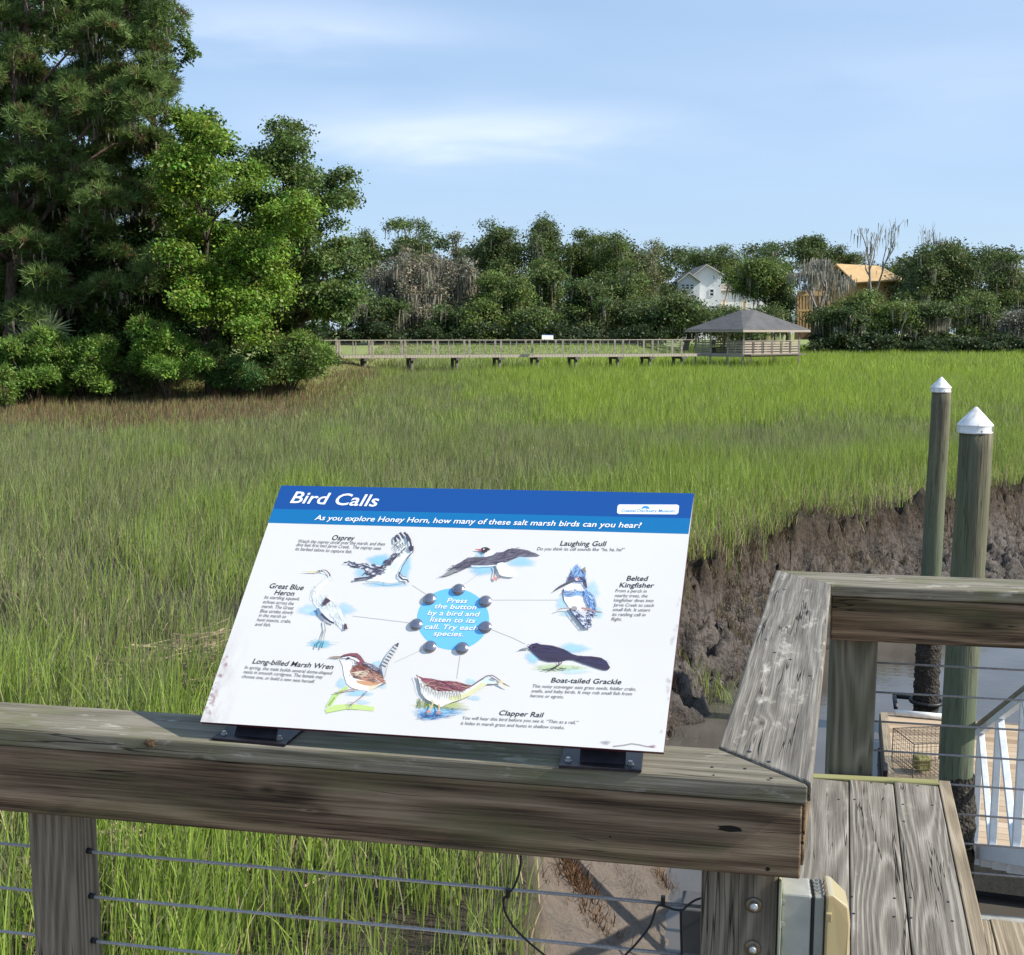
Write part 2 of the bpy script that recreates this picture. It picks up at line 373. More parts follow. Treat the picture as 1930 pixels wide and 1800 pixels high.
# ================================================================ MARSH GRASS
def blades(name, x, y, z, h, wd, lean, col, mat, segs=2, face=None):
    n = len(x); th = RNG.uniform(0, 2*np.pi, n); la = RNG.normal(1.2, 1.2, n) if face is None else face
    ux, uy = np.cos(th), np.sin(th); lx, ly = np.cos(la)*lean, np.sin(la)*lean
    rows = []; ts = np.linspace(0, 1, segs+1); k = 2*segs+1
    V = np.zeros((n, k, 3), 'f'); cc = np.zeros((n, k, 3), 'f')
    for i, t in enumerate(ts):
        b = t**1.8; px = x+lx*h*b; py = y+ly*h*b; pz = z+h*t*np.sqrt(np.clip(1-(lean*b)**2*.6, .1, 1))
        ww = wd*.5*(1-.55*t) if i < segs else 0
        if i < segs:
            V[:, 2*i] = np.stack([px-ux*ww, py-uy*ww, pz], 1); V[:, 2*i+1] = np.stack([px+ux*ww, py+uy*ww, pz], 1)
        else: V[:, 2*segs] = np.stack([px, py, pz], 1)
    cc[:] = col[:, None, :]
    base = (np.arange(n)*k)[:, None]; F = []
    if segs > 1: F.append(np.concatenate([base+np.array([[2*i, 2*i+1, 2*i+3, 2*i+2]]) for i in range(segs-1)], 0))
    F.append(base+np.array([[2*segs-2, 2*segs-1, 2*segs]]))
    return np_mesh(name, V.reshape(-1, 3), F, mat, col=cc.reshape(-1, 3))
C_BR, C_LIME, C_OL, C_GRY, C_TAN, C_BRN = [np.array(c) for c in ((.212, .300, .048), (.235, .330, .040), (.182, .216, .078), (.200, .200, .118), (.40, .32, .20), (.170, .112, .062))]
def grass_points(d0, d1, dens):
    n = int(1.14*(d1*d1-d0*d0)/2*dens)
    r = np.sqrt(RNG.uniform(d0*d0, d1*d1, n)); a = RNG.uniform(-.57, .57, n)
    return r*np.sin(a), r*np.cos(a)
def zone(x, y):
    d, ny = bank_d(x, y)
    px = x/np.maximum(y, .1)
    n = fbm(x*.22, y*.12, 4, 201)-.5; n2 = fbm(x*.9, y*.5, 3, 303)-.5; n5 = fbm(x*.5, y*.16, 4, 404)-.5
    near = sstep(15.5, 11, y+8*n)
    edge = sstep(9.5, 4.0, d+10*n)*sstep(13, 17, y)
    right = sstep(-.10, .06, px+.25*n)*sstep(40, 50, y+26*n)
    mid = sstep(38, 70, y)*.45
    br = np.clip(.22+near*.8+edge*.9+right*.8+mid*.6+n2*.8+n5*1.4, 0, 1)
    bare = np.maximum(sstep(9.5, 13, y)*sstep(25, 15, y)*sstep(1.2, -1.5, x+2*n), .15*sstep(9.0, 7.6, y))
    brown = .9*sstep(-.06, -.16, px+.2*n5)*sstep(36, 46, y+22*n)*sstep(-6, -11, x)
    return d, br, bare, brown, right
def make_grass():
    gm = leafmat('grass_blade', .38, .5)
    for i, (d0, d1, dens, wd, hh, segs) in enumerate([(3.6, 12, 560, .0105, .85, 4), (12, 22, 380, .0095, .75, 3), (22, 40, 250, .0135, .80, 2), (40, 82, 110, .024, .80, 2), (82, 165, 30, .055, .85, 2)]):
        x, y = grass_points(d0, d1, dens)
        cl = fbm(x*2.2, y*2.2, 2, 41+i)                      # tussocks
        d, br, bare, brown, right = zone(x, y)
        keep = (d > .03+(.5+.25*(y < 12))*(fbm(x*2.3, y*2.3, 3, 9)-.5)) & (RNG.random(len(x)) < np.clip(-.25+2.1*cl-.25*bare, .06, 1))
        keep &= ~((y > 60) & (x < -13) & (land_z(x, y) > -.75))
        x, y, d, br, bare, brown, right = [q[keep] for q in (x, y, d, br, bare, brown, right)]
        n = len(x); z = ground_z(x, y, False)-.02
        r = RNG.random((n, 1)); col = C_OL+(C_BR-C_OL)*np.clip(br[:, None]+RNG.normal(0, .28, (n, 1)), 0, 1)
        col = col+(C_LIME-col)*np.clip(right*(.55+1.2*(fbm(x*.3, y*.08, 3, 808)-.5)), 0, 1)[:, None]
        gmix = (r < .28+.12*bare[:, None]-.25*br[:, None]); col = np.where(gmix, C_GRY*(.8+.4*RNG.random((n, 1))), col)
        bm_ = (RNG.random((n, 1)) < .85*brown[:, None]); col = np.where(bm_, C_BRN*(.7+.7*RNG.random((n, 1))), col)
        dead = RNG.random((n, 1)) < (.10+.10*bare+.30*sstep(3.5, .3, d)*sstep(11, 14, y))[:, None]; col = np.where(dead, C_TAN*(.55+.6*RNG.random((n, 1))), col)
        col = col*RNG.uniform(.62, 1.3, (n, 1))*(.92+.30*fbm(x*1.3, y*.8, 3, 611))[:, None]
        h = hh*RNG.uniform(.5, 1.12, n)*(.72+.56*fbm(x*.7, y*.7, 3, 515))*(1-.12*bare)*(.75+.35*br)*np.where(dead[:, 0], .7, 1)
        h *= (.62+.38*sstep(.2, 2.4, d))*(1-.3*brown); h *= np.where(z > -.75, .35, 1)
        lean = np.clip(RNG.normal(.22, .16, n)+.35*dead[:, 0]*RNG.random(n), 0, .95)
        lean = np.where(RNG.random(n) < .06, RNG.uniform(.5, .95, n), lean)
        o = blades('marsh_grass', x, y, z, h, wd*RNG.uniform(.7, 1.4, n), lean, col, gm, segs)
        tag(o, ['bright green marsh grass below and behind the wooden rail', 'olive marsh grass beyond the sign', 'marsh grass in the middle of the meadow', 'marsh grass in front of the distant boardwalk', 'pale marsh grass reaching to the far tree line'][i], 'grass', None, 'stuff')
    # dead stems, roots and broken turf hanging over the bank
    n = 60000; tt = RNG.random(n)*(len(BANK)-7)+4; i0 = tt.astype(int); fr = (tt-i0)[:, None]
    q = BANK[i0]*(1-fr)+BANK[i0+1]*fr; x = q[:, 0]+RNG.normal(0, .55, n); y = q[:, 1]+RNG.normal(0, .55, n)
    d, _ = bank_d(x, y); k = (d > -1.1) & (d < .55) & (fbm(x*1.6, y*1.6, 3, 66) > .42) & (y > 12); x, y, d = x[k], y[k], d[k]; n = len(x)
    z = ground_z(x, y)+RNG.uniform(-.02, .10, n)
    col = np.array([.12, .082, .048])*RNG.uniform(.35, 1.7, (n, 1)); g2 = RNG.random((n, 1)) < .10; col = np.where(g2, C_OL, col)
    o = blades('dead_stems', x, y, z, RNG.uniform(.06, .24, n), RNG.uniform(.004, .010, n), RNG.uniform(.2, .98, n), col, leafmat('dead_stem', .1, .8), 2, RNG.uniform(0, 6.28, n))
    tag(o, 'broken brown stems and roots matted along the creek bank edge', 'dead stems', None, 'stuff')
    # a few live tufts half way down the bank
    n = 170; c = np.array([P(1375, 1170, -2.3)[:2], P(1400, 1190, -2.4)[:2], P(1352, 1185, -2.4)[:2], P(1640, 1060, -2.3)[:2]])[RNG.integers(0, 4, n)]
    x = c[:, 0]+RNG.normal(0, .24, n); y = c[:, 1]+RNG.normal(0, .22, n)
    col = C_BR*RNG.uniform(.7, 1.5, (n, 1)); k = RNG.random(n) < .5
    tag(blades('marsh_grass', x, y, ground_z(x, y)-.03, RNG.uniform(.25, .55, n), RNG.uniform(.006, .012, n), RNG.uniform(.1, .7, n), col, gm, 3), 'thin green grass tufts growing on the mud slope', 'grass', None, 'stuff')
    # wrack of dry straw lying in the grass left of the sign
    for cx, cy, zz, rx, ry, n in ((395, 1215, -1.5, .36, .42, 800), (450, 1260, -1.6, .35, .8, 700), (215, 1590, -1.5, .4, .35, 260)):
        c = P(cx, cy, zz); x = c.x+RNG.normal(0, rx, n); y = c.y+RNG.normal(0, ry, n); L = RNG.uniform(.18, .75, n)
        z = ground_z(x, y, False)+RNG.uniform(.02, .34, n)*np.exp(-((x-c.x)/rx)**2-((y-c.y)/ry)**2)+.05
        th = RNG.normal(.25, .7, n); dx, dy, dz = np.cos(th)*L, np.sin(th)*L, RNG.normal(0, .12, n)*L; wv = RNG.uniform(.003, .007, n)
        A = np.stack([x-dx/2, y-dy/2, z-dz/2], 1); B = np.stack([x+dx/2, y+dy/2, z+dz/2], 1); S = np.stack([0*wv, 0*wv, wv], 1); T = np.stack([-np.sin(th)*wv, np.cos(th)*wv, 0*wv], 1)
        V = np.stack([A-S-T, A+S+T, B+S+T, B-S-T], 1).reshape(-1, 3); F = (np.arange(n)*4)[:, None]+np.array([[0, 1, 2, 3]])
        col = np.repeat(np.array([.30, .225, .15])*RNG.uniform(.35, 1.35, (n, 1)), 4, 0)
        o = np_mesh('straw_wrack', V, [F], leafmat('straw', .1, .7), col=col)
        tag(o, 'heap of dry tangled straw lying in the marsh grass' if cx > 300 else 'dry cut straw beside the wooden rail post', 'straw', None, 'stuff')
make_grass()
# drift of brown weed and a few sticks on the mud flat under the rail
n = 900; c = np.array([P(1090, 1672, -2.75)[:2], P(1075, 1655, -2.75)[:2], P(1000, 1672, -2.6)[:2], P(1265, 1645, -3.4)[:2], P(1130, 1735, -2.9)[:2]])[RNG.choice(5, n, p=(.38, .25, .12, .15, .10))]
x = c[:, 0]+RNG.normal(0, .10, n); y = c[:, 1]+RNG.normal(0, .10, n)
o = blades('brown_weed', x, y, ground_z(x, y)-.01, RNG.uniform(.05, .20, n), RNG.uniform(.004, .012, n), RNG.uniform(.4, .98, n), np.array([.14, .075, .035])*RNG.uniform(.25, 1.6, (n, 1)), leafmat('weed', .05, .7), 2, RNG.uniform(0, 6.28, n))
tag(o, 'clumps of brown weed and stems stranded on the mud under the rail', 'weed', None, 'stuff')
# ================================================================ DECK, RAILING, BENCH, PILINGS, DOCK
M_CAP = wood('weathered_cap', (.066, .056, .040), (.185, .163, .122), (.315, .287, .23), ring=(.16, 60), fine=1.1, moss=.75, bleach=.5, crack=1., pith=(.02, -.09), streak=.6)
M_CAPB = wood('weathered_cap_grey', (.062, .054, .044), (.165, .150, .126), (.35, .325, .28), ring=(.15, 85), fine=1.1, moss=.0, bleach=.55, crack=1.1, pith=(-.02, -.07), streak=.55, knots=((-.62, .02, .03, .012), (.35, -.03, .03, .010)))
M_SIDE = wood('brown_rail_board', (.034, .020, .012), (.150, .100, .062), (.300, .215, .140), ring=(.42, 46), fine=1.15, moss=.40, crack=1.3, pith=(.05, .015), patch=.45, streak=.85,
              knots=((-.78, 0, .07, .022, 2), (-.36, .022, .06, .018, 2), (.48, .02, .05, .02, 2), (-1.5, -.02, .08, .02, 2), (.565, -.015, .02, .005, 2)))
M_POST = wood('grey_post', (.060, .046, .033), (.205, .170, .125), (.34, .295, .23), ring=(.26, 85), fine=.7, moss=.12, crack=.9, pith=(.06, .03), streak=.6)
M_SEAT = wood('seat_board', (.070, .060, .048), (.205, .184, .154), (.375, .345, .30), ring=(.28, 110), fine=.9, moss=.0, bleach=.2, crack=1.4, pith=(-.01, -.06), streak=.4, knots=((.1, .03, .03, .012),))
M_LIME = wood('mossy_trim', (.14, .14, .05), (.26, .255, .11), (.36, .35, .18), ring=(.2, 80), fine=.5, moss=.0, crack=.4)
M_DECK = wood('deck_board', (.12, .092, .060), (.29, .235, .165), (.45, .385, .29), ring=(.24, 90), fine=.65, moss=.15, crack=.8, streak=.5)
M_CABLE = plain('steel_cable', (.36, .35, .355), .5, .3, .25, 200)
M_DARKMETAL = plain('dark_bronze_metal', (.026, .023, .030), .42, .5, .35, 30)
M_STEEL = plain('galvanised_steel', (.50, .49, .46), .35, .8, .25, 60)
M_RUSTY = plain('weathered_washer', (.21, .165, .115), .42, .75, .35, 90)
M_BLACK = plain('black_rubber', (.012, .012, .013), .5, 0, .2, 40)

CAP_Z, CAP_T = 1.08, .038
C1 = P(1525, 1479, CAP_Z); FLp = P(0, 1371, CAP_Z); BLp = P(0, 1322, CAP_Z); MIT = P(1354, 1410, CAP_Z)
BFL, BFR = P(1463, 1075, CAP_Z), P(1566, 1102, CAP_Z); CFR, CBR = P(1930, 1116, CAP_Z), P(1930, 1095, CAP_Z)
va = (C1-FLp).normalized(); na = Vector((-va.y, va.x, 0)); vb = (BFL-MIT).normalized(); nb = Vector((vb.y, -vb.x, 0))   # nb points right
vc = (CFR-BFR).normalized(); vc = (va+vc).normalized(); nc = Vector((-vc.y, vc.x, 0)); Zv = Vector((0, 0, 1))
def prism(name, outline, z0, z1, xdir, mat, parent, bevel=.004):
    o = sum((Vector(p).to_3d() if len(p) == 2 else Vector(p) for p in outline), Vector())/len(outline); o.z = (z0+z1)/2
    M = frame(xdir, (0, 0, 1), o); Mi = M.inverted(); n = len(outline); mb = MB()
    lo = [Mi @ Vector((p[0], p[1], z0)) for p in outline]; hi = [Mi @ Vector((p[0], p[1], z1)) for p in outline]
    mb.add(lo+hi, [tuple(range(n))[::-1], tuple(range(n, 2*n))]+[(i, (i+1) % n, n+(i+1) % n, n+i) for i in range(n)])
    return mb.build(name, mat, parent, M=M, bevel=bevel)
def board(name, p0, p1, w, th, mat, parent, up=(0, 0, 1), bevel=.003):
    """board from p0 to p1 (centre line), w across, th along up; grain along its own X"""
    p0, p1 = Vector(p0), Vector(p1); M = frame(p1-p0, up, (p0+p1)/2); mb = MB(); mb.box((0, 0, 0), ((p1-p0).length, w, th))
    return mb.build(name, mat, parent, M=M, bevel=bevel)

rail = empty('deck_railing', C1*1.0-Vector((0, 0, C1.z)), 'weathered wooden railing with steel cables turning a corner round the creek overlook', 'railing')
L_ = 1.4
prism('cap_rail', [FLp-va*L_, C1, MIT, BLp-va*L_], CAP_Z-CAP_T, CAP_Z, va, M_CAP, rail, .005)
e = vb*.0025
cb = prism('cap_rail', [MIT+e, C1+e+nb*.004, BFR-e*.5, BFL-e*.5], CAP_Z-CAP_T+.003, CAP_Z+.003, vb, M_CAPB, rail, .005)
cb['label'] = 'grey bleached top board running away to the far corner'
prism('cap_rail', [BFL+e, BFR+e, BFR+vc*2.6, BFL+vc*2.75], CAP_Z-CAP_T, CAP_Z, vc, M_CAP, rail, .005)
zb = CAP_Z-CAP_T-.002; BH = .140
def sideboard(p0, p1, inn): return board('side_board', Vector(p0)+inn*.025-Zv*(CAP_Z-zb+BH/2), Vector(p1)+inn*.025-Zv*(CAP_Z-zb+BH/2), .038, BH, M_SIDE, rail)
sideboard(FLp-va*L_, C1-va*.010, na)
sideboard(C1+vb*.06, BFR-vb*.01, -nb)
sideboard(BFR+vc*.006, BFR+vc*2.5, nc)
def post(pl, pr, q, n_, along, name='post', mat=M_POST, deep=None, z0=-.35, y0=None):
    a, b = PPL(*pl, q, n_), PPL(*pr, q, n_); w = (b-a).dot(along); deep = deep or w
    c = a+along*(w/2)+n_*(deep/2); zt = CAP_Z-CAP_T-.001
    return board(name, Vector((c.x, c.y, z0)), Vector((c.x, c.y, zt)), w, deep, mat, rail, n_, .006), a, b
qa = C1+na*.0465; qc = BFR+nc*.0465
p_l, la, lb = post((52, 1560), (139, 1570), qa, na, va, deep=.089)
p_c, ca, cb_ = post((1322, 1665), (1466, 1685), qa, na, va)
M_POSTG = wood('algae_post', (.07, .060, .040), (.19, .170, .122), (.30, .275, .205), ring=(.3, 70), fine=.6, moss=.25, crack=.6, pith=(.03, .05), streak=.5, knots=((.12, .03, .04, .014),))
p_f, fa, fb = post((1570, 1240), (1654, 1240), qc, nc, vc, mat=M_POSTG)
c3 = fa+vc*1.62+nc*.06; board('post', Vector((c3.x, c3.y, -.35)), Vector((c3.x, c3.y, CAP_Z-CAP_T-.001)), .14, .14, M_POST, rail, nc, .006)
c4 = la-va*1.55+na*.045; board('post', Vector((c4.x, c4.y, -.35)), Vector((c4.x, c4.y, CAP_Z-CAP_T-.001)), .089, .089, M_POST, rail, na, .006)
def cable(p0, p1, r=.0034):
    n = 2; mb = MB(); M = frame(Vector(p1)-Vector(p0), (0, 0, 1), p0); L = (Vector(p1)-Vector(p0)).length
    mb.tube([(0, 0, 0), (L*.5, 0, -.002), (L, 0, 0)], r, 8); return mb.build('cable', M_CABLE, rail, True, M)
qk = C1+na*.092; zs = [PPL(163, y, qk, na).z for y in (1603, 1687, 1771)]; dz = (zs[0]-zs[2])/2
base = PPL(163, 1603, qk, na); base = base-va*(base-C1).dot(va)
for i in range(9):
    z = zs[0]-dz*i; o = Vector((base.x, base.y, z)); s1 = (cb_-C1).dot(va)
    if z > .02: cable(o-va*2.9, o+va*(s1-.02))
for i in range(4):   # small dark ferrules where the cables enter the post
    mb = MB(); o = Vector((base.x, base.y, zs[0]-dz*i)); s0 = (lb-C1).dot(va); mb.tube([o+va*(s0-.004), o+va*(s0+.012)], .0062, 10)
    mb.build('ferrule', M_BLACK, rail, True)
qk = BFR+nc*.10; zc = [PPL(1655, y, qk, nc).z for y in (1249, 1306, 1359, 1413, 1469)]; dzc = (zc[0]-zc[4])/4
pc = PPL(1655, 1249, qk, nc)
for i in range(9):
    z = zc[0]-dzc*i
    if z > .03: cable(Vector((pc.x, pc.y, z))-vc*.06, Vector((pc.x, pc.y, z))+vc*2.4)
for i in range(7):    # along the receding side
    z = zc[0]-dzc*i; q = BFR-nb*.07; cable(Vector((q.x, q.y, z)), Vector((C1.x-nb.x*.07+vb.x*.1, C1.y-nb.y*.07+vb.y*.1, z)))
# bolt washers on the corner post, screws and a knot hole
Mn = frame(Vector((0, 0, 1)), -na).to_3x3()   # local Z -> -na
for (u, v) in ((1421, 1705), (1418.5, 1786)):
    mb = MB(); mb2 = MB(); c = PPL(u, v, qa, na)-na*.0012; mb.lathe(c, [(.0, 0), (.0150, 0), (.0150, .0018), (.0135, .003), (.0085, .0034), (0, .0034)], 24, Mn)
    mb2.lathe(c, [(.0085, .003), (.0085, .008), (.0065, .0112), (.0, .0115)], 6 if u < 1420 else 16, Mn)
    ws = mb.build('washer', M_RUSTY, rail, True); mb2.build('bolt', M_STEEL, ws, True)
for (u, v, r) in ((1412, 1417, .0045), (1449, 1436, .004), (1342, 1446, .003), (1404, 1449, .003), (1453, 1467, .0035), (1345, 1461, .002), (1478, 1111, .005), (1490, 1243, .004), (1527, 1274, .004), (1460, 1230, .004)):
    mb = MB(); c = P(u, v, CAP_Z+(.0032 if v < 1440 or u > 1440 else .0003)); mb.lathe(c, [(0, 0), (r, 0), (r*.9, .0009), (0, .0003)], 10); mb.build('screw', M_BLACK, rail)
M_KNOT = plain('knot_hole', (.010, .007, .005), .95, 0, .5, 120)
for (u, v, rx, rz) in ((1375, 1562, .021, .0062), (1447, 1638, .004, .004), (1512, 1588, .003, .003), (1150, 1577, .002, .002)):
    mb = MB(); c = PPL(u, v, C1+na*.0059, na); vs = [c+va*rx*math.cos(k*.5236)*(1+.25*math.sin(3*k))+Zv*rz*math.sin(k*.5236) for k in range(12)]; mb.add(vs, [tuple(range(12))]); mb.build('knot_hole', M_KNOT, rail)
mb = MB()
c = PPL(285, 1399, C1-na*.001, na)
for k in range(26):
    a = random.uniform(0, 6.28); r = random.uniform(0, .011); mb.box(c+va*r*math.cos(a)+Zv*r*.75*math.sin(a)-na*random.uniform(0, .004), (random.uniform(.003, .009), .003, random.uniform(.002, .007)), Matrix.Rotation(random.uniform(-.8, .8), 3, 'Y'))
mb.build('broken_knot', plain('broken_knot', (.10, .062, .033), .9, 0, .7, 200), rail)

# ---- deck boards
deck = empty('boardwalk_deck', (1.6, 2, 0), 'brown plank deck of the overlook beyond the built-in bench', 'deck')
o0 = P(1858, 1698.5, 0); far_q = BFR+nc*.03
k = 0
for k in range(-24, 14):
    wv = .139; c = o0+vc*(.1435*(k+.5)/1.0); c = c-vb*0
    far = PPL(0, 0, far_q, nc); t = (far_q-c).dot(nc)/vb.dot(nc); pf = c+vb*t
    if pf.x < 1.02:                               # left of the receding side the deck stops at the near rail
        t = (C1+na*.10-c).dot(na)/vb.dot(na); pf = c+vb*t
    if pf.x > -2.4: board('deck_board', Vector((pf.x, pf.y, -.019))-vb*5.2, Vector((pf.x, pf.y, -.019)), wv, .038, M_DECK, deck)
rb = board('rim_board', Vector((far_q.x, far_q.y, -.12))-vc*.1+nc*.021, Vector((far_q.x, far_q.y, -.12))+vc*3+nc*.021, .038, .235, plain('grey_rim', (.30, .29, .26), .8, 0, .3, 15), deck)
for s, t in ((.2, .1), (2.3, .1), (2.3, 2.6), (-.6, 2.6)):
    if 1:
        q = far_q+vc*s-vb*t; mb = MB(); mb.tube([(q.x, q.y, -4.2), (q.x, q.y, -.06)], .12, 16); mb.build('support_pile', plain('deck_pile', (.10, .09, .06), .85, 0, .4, 12), deck, True)
mb = MB()
for t, l_ in ((.1, .0), (1.0, .25), (2.2, 2.9), (3.4, 2.9)): mb.bar(far_q-vc*l_-vb*t-Zv*(far_q.z+.16), far_q+vc*2.9-vb*t-Zv*(far_q.z+.16), .06, .23)
mb.build('joists', M_POST, deck)

# ---- built-in bench
SZ = .45
bench = empty('built_in_bench', P(1683, 1475, SZ)*1-Zv*SZ, 'grey cracked plank bench fixed along the railing corner', 'bench')
fl = P(1600, 1470, SZ); fr = P(1769, 1478.5, SZ); vw = (fr-fl).normalized(); wS = (fr-fl).length/2
vbb = (P(1683, 1475, SZ)-P(1717, 1800, SZ)).normalized()
for i in (-1, 0, 1):
    c = fl+vw*wS*(i+.5)-Zv*.019-vbb*.004
    board('seat_board', c-vbb*2.9, c, wS-.005, .038, M_SEAT, bench, bevel=.004)
c = fl+vw*(wS*2+.019); sd = board('seat_edge', c-vbb*2.9-Zv*.068, c-Zv*.068+vbb*.036, .036, .138, M_DECK, bench)
c0 = fl-vw*wS*1.0+vbb*.019-Zv*.066; c1 = fl+vw*wS*2.0+vbb*.019-Zv*.066
board('end_trim', c0, c1, .034, .138, M_LIME, bench)['label'] = 'lime green algae stained end board'
for (s, t) in ((0.05, .12), (1.9, .12), (.05, 2.2), (1.9, 2.2)):
    q = fl+vw*wS*s-vbb*t; board('leg', Vector((q.x, q.y, .0)), Vector((q.x, q.y, SZ-.045)), .089, .089, M_POST, bench, vbb)
mb = MB()
for (u, v) in ((1580.6, 1506.6), (1611, 1507), (1642, 1475.5), (1669.5, 1478), (1703.5, 1548), (1757, 1517.5), (1702, 1516), (1716, 1692), (1787, 1700), (1717, 1730), (1795, 1736), (1605, 1690), (1609, 1722), (1686, 1693), (1685, 1728), (1729.5, 1481)):
    mb = MB(); c = P(u, v, SZ+.0004); r = .0038; mb.lathe(c, [(0, 0), (r, 0), (r*.9, .0008), (0, .0002)], 10); mb.build('screw', M_BLACK, bench)

# ---- electrical outlet box on the corner post
ob = empty('outlet_box', (cb_.x, cb_.y, .6), 'grey metal outlet box with a tan plastic weather cover on the corner post', 'outlet box')
Mo = frame(va, (0, 0, 1), cb_+na*.0)
def lz(y, q=qa): return PPL(1470, y, q, na).z-cb_.z
t1 = lz(1685); hgt = .17
mb = MB(); mb.box((.004, .030, t1+.015-hgt/2), (.005, .085, hgt+.03)); mb.build('back_plate', plain('painted_flange', (.42, .43, .30), .5, 0, .15, 20), ob, M=Mo, bevel=.001)
mb = MB(); mb.box((.0345, .040, t1-hgt/2), (.053, .070, hgt)); mb.build('enclosure', plain('grey_enclosure', (.40, .405, .37), .42, .15, .12, 25), ob, M=Mo, bevel=.004)
mb = MB(); mb.box((.0635, .040, t1-.004-hgt/2), (.004, .072, hgt)); mb.build('gasket', M_BLACK, ob, M=Mo)
mb = MB(); mb.box((.0745, .041, t1-.002-hgt/2), (.017, .074, hgt)); mb.build('cover_base', plain('cover_base', (.27, .28, .25), .5, .2, .1, 25), ob, M=Mo, bevel=.002)
mb = MB()
for i in range(4): mb.box((.071+.0005*i, .018+.014*i, t1+.0045), (.006, .006, .004)); mb.tube([(.083, .016+.014*i, t1-.004), (.0865, .020+.014*i, t1+.006), (.0905, .018+.014*i, t1+.003)], .0018, 6)
mb.build('hinge', M_STEEL, ob, M=Mo)
t = NT('tan_polycarbonate'); t.pbsdf((.46, .385, .205), .28, 0, None, .5, Transmission_Weight=.25, Subsurface_Weight=.15); M_TAN = t.m
mb = MB()
pr = [(.086, t1+.006), (.098, t1+.006), (.127, t1-.018), (.131, t1-.05), (.130, t1-.12), (.122, t1-.165), (.086, t1-.17)]
n_ = len(pr); y0, y1 = -.002, .080
mb.add([(x, y0+(.010 if x > .1 else 0), z) for x, z in pr]+[(x, y1-(.010 if x > .1 else 0), z) for x, z in pr], [tuple(range(n_)), tuple(range(n_, 2*n_))[::-1]]+[(i, i+n_, (i+1) % n_+n_, (i+1) % n_) for i in range(n_)])
mb.build('weather_cover', M_TAN, ob, M=Mo, bevel=.004)
mb = MB(); mb.box((.091, -.004, t1-.034), (.010, .008, .016)); mb.build('latch', M_TAN, ob, M=Mo, bevel=.001)
for z in (t1-.012, t1-.055): mb = MB(); mb.lathe((.008, -.006, z), [(.006, 0), (.006, .004), (0, .005)], 10, Matrix.Rotation(math.radians(90), 3, 'X')); mb.build('screw', M_STEEL, ob, M=Mo)
# ---- grey conduit box behind the post, black cords tied to the cable
q2 = C1+na*.20
jb = MB(); a0 = PPL(1284, 1713, q2, na); a1 = PPL(1340, 1713, q2, na); wj = (a1-a0).length; Mj = frame(va, (0, 0, 1), a0)
jb.box((wj/2, .04, -.12), (wj, .08, .24)); tag(jb.build('junction_box', plain('grey_conduit', (.10, .10, .105), .6, .2, .15, 20), M=Mj, bevel=.003), 'dark grey junction box behind the corner post', 'junction box')
qd = C1+na*.086
def cord(pts, off=0, r=.0022):
    ps = [PPL(u, v, qd, na)-na*off for u, v in pts]; out = []
    for i in range(len(ps)-1):
        p0, p1, p2, p3 = ps[max(i-1, 0)], ps[i], ps[i+1], ps[min(i+2, len(ps)-1)]
        for k in range(6):
            s = k/6; out.append(.5*((2*p1)+(p2-p0)*s+(2*p0-5*p1+4*p2-p3)*s*s+(3*p1-p0-3*p2+p3)*s**3))
    return out+[ps[-1]], r
for nm, lab, paths, tie in (('power_cord', 'thin black cord looped over the upper cable beside the grass', [[(983, 1610), (980, 1640), (970, 1668), (957, 1684), (950, 1692), (953, 1715), (970, 1745), (1000, 1775), (1035, 1805), (1060, 1840)]], (957, 1683)),
                        ('power_cord', 'thin black cord tied to the cable near the corner post', [[(1330, 1688), (1312, 1693), (1298, 1702), (1286, 1712), (1270, 1711), (1252, 1705), (1238, 1707), (1226, 1740), (1200, 1775), (1172, 1805), (1150, 1840)], [(1283, 1711), (1284, 1760), (1286, 1830)]], (1249.5, 1698))):
    e = empty(nm, PPL(*tie, qd, na), lab, 'cord', 'black cords tied to the railing cable')
    for pth in paths:
        pts, r = cord(pth, .006); mb = MB(); mb.tube(pts, r, 8); mb.build('wire', M_BLACK, e, True)
    c = PPL(*tie, qd, na); mb = MB(); mb.box(c, (.008, .012, .018), frame(va).to_3x3()); mb.build('cable_tie', M_BLACK, e, bevel=.001)

# ---- pilings
def pile_mat():
    t = NT('treated_piling'); co = t.new('TexCoord').outputs['Object']; s = t.new('SeparateXYZ'); t.l(co, s.inputs[0])
    n = t.noise(t.map(co, (14, 14, .7)), 1.6, 6, .65); n2 = t.noise(t.map(co, (3, 3, .5)), 1.3, 4, .6); f = t.noise(t.map(co, (90, 90, 3)), 1, 3, .6)
    c = t.ramp(t.math('ADD', t.math('MULTIPLY', n, .7), t.math('MULTIPLY', f, .3)), [(.3, (.055, .048, .032)), (.5, (.135, .122, .082)), (.72, (.235, .215, .15))])
    c = t.mix(t.ramp(n2, [(.4, 0.), (.65, .6)]), c, (.125, .15, .078))
    g = t.ramp(t.math('MULTIPLY_ADD', s.outputs[2], -.5, .35), [(.2, 0.), (.9, 1.)]); c = t.mix(t.math('MULTIPLY', g, .5), c, (.085, .135, .09))
    ck = t.ramp(t.math('ABSOLUTE', t.math('SUBTRACT', t.noise(t.map(co, (22, 22, .45)), 1.0, 3, .5), .5)), [(0, 1.), (.014, 0.)]); c = t.mix(t.math('MULTIPLY', ck, .8), c, (.03, .026, .018))
    c = t.mix(t.ramp(t.noise(t.map(co, (5, 5, 1.4)), 2.2, 5, .7), [(.55, 0.), (.68, .55)]), c, (.075, .068, .045))
    t.pbsdf(c, .8, 0, t.bump(t.math('ADD', n, f), .6, .01), .2); return t.m
M_PILE = pile_mat()
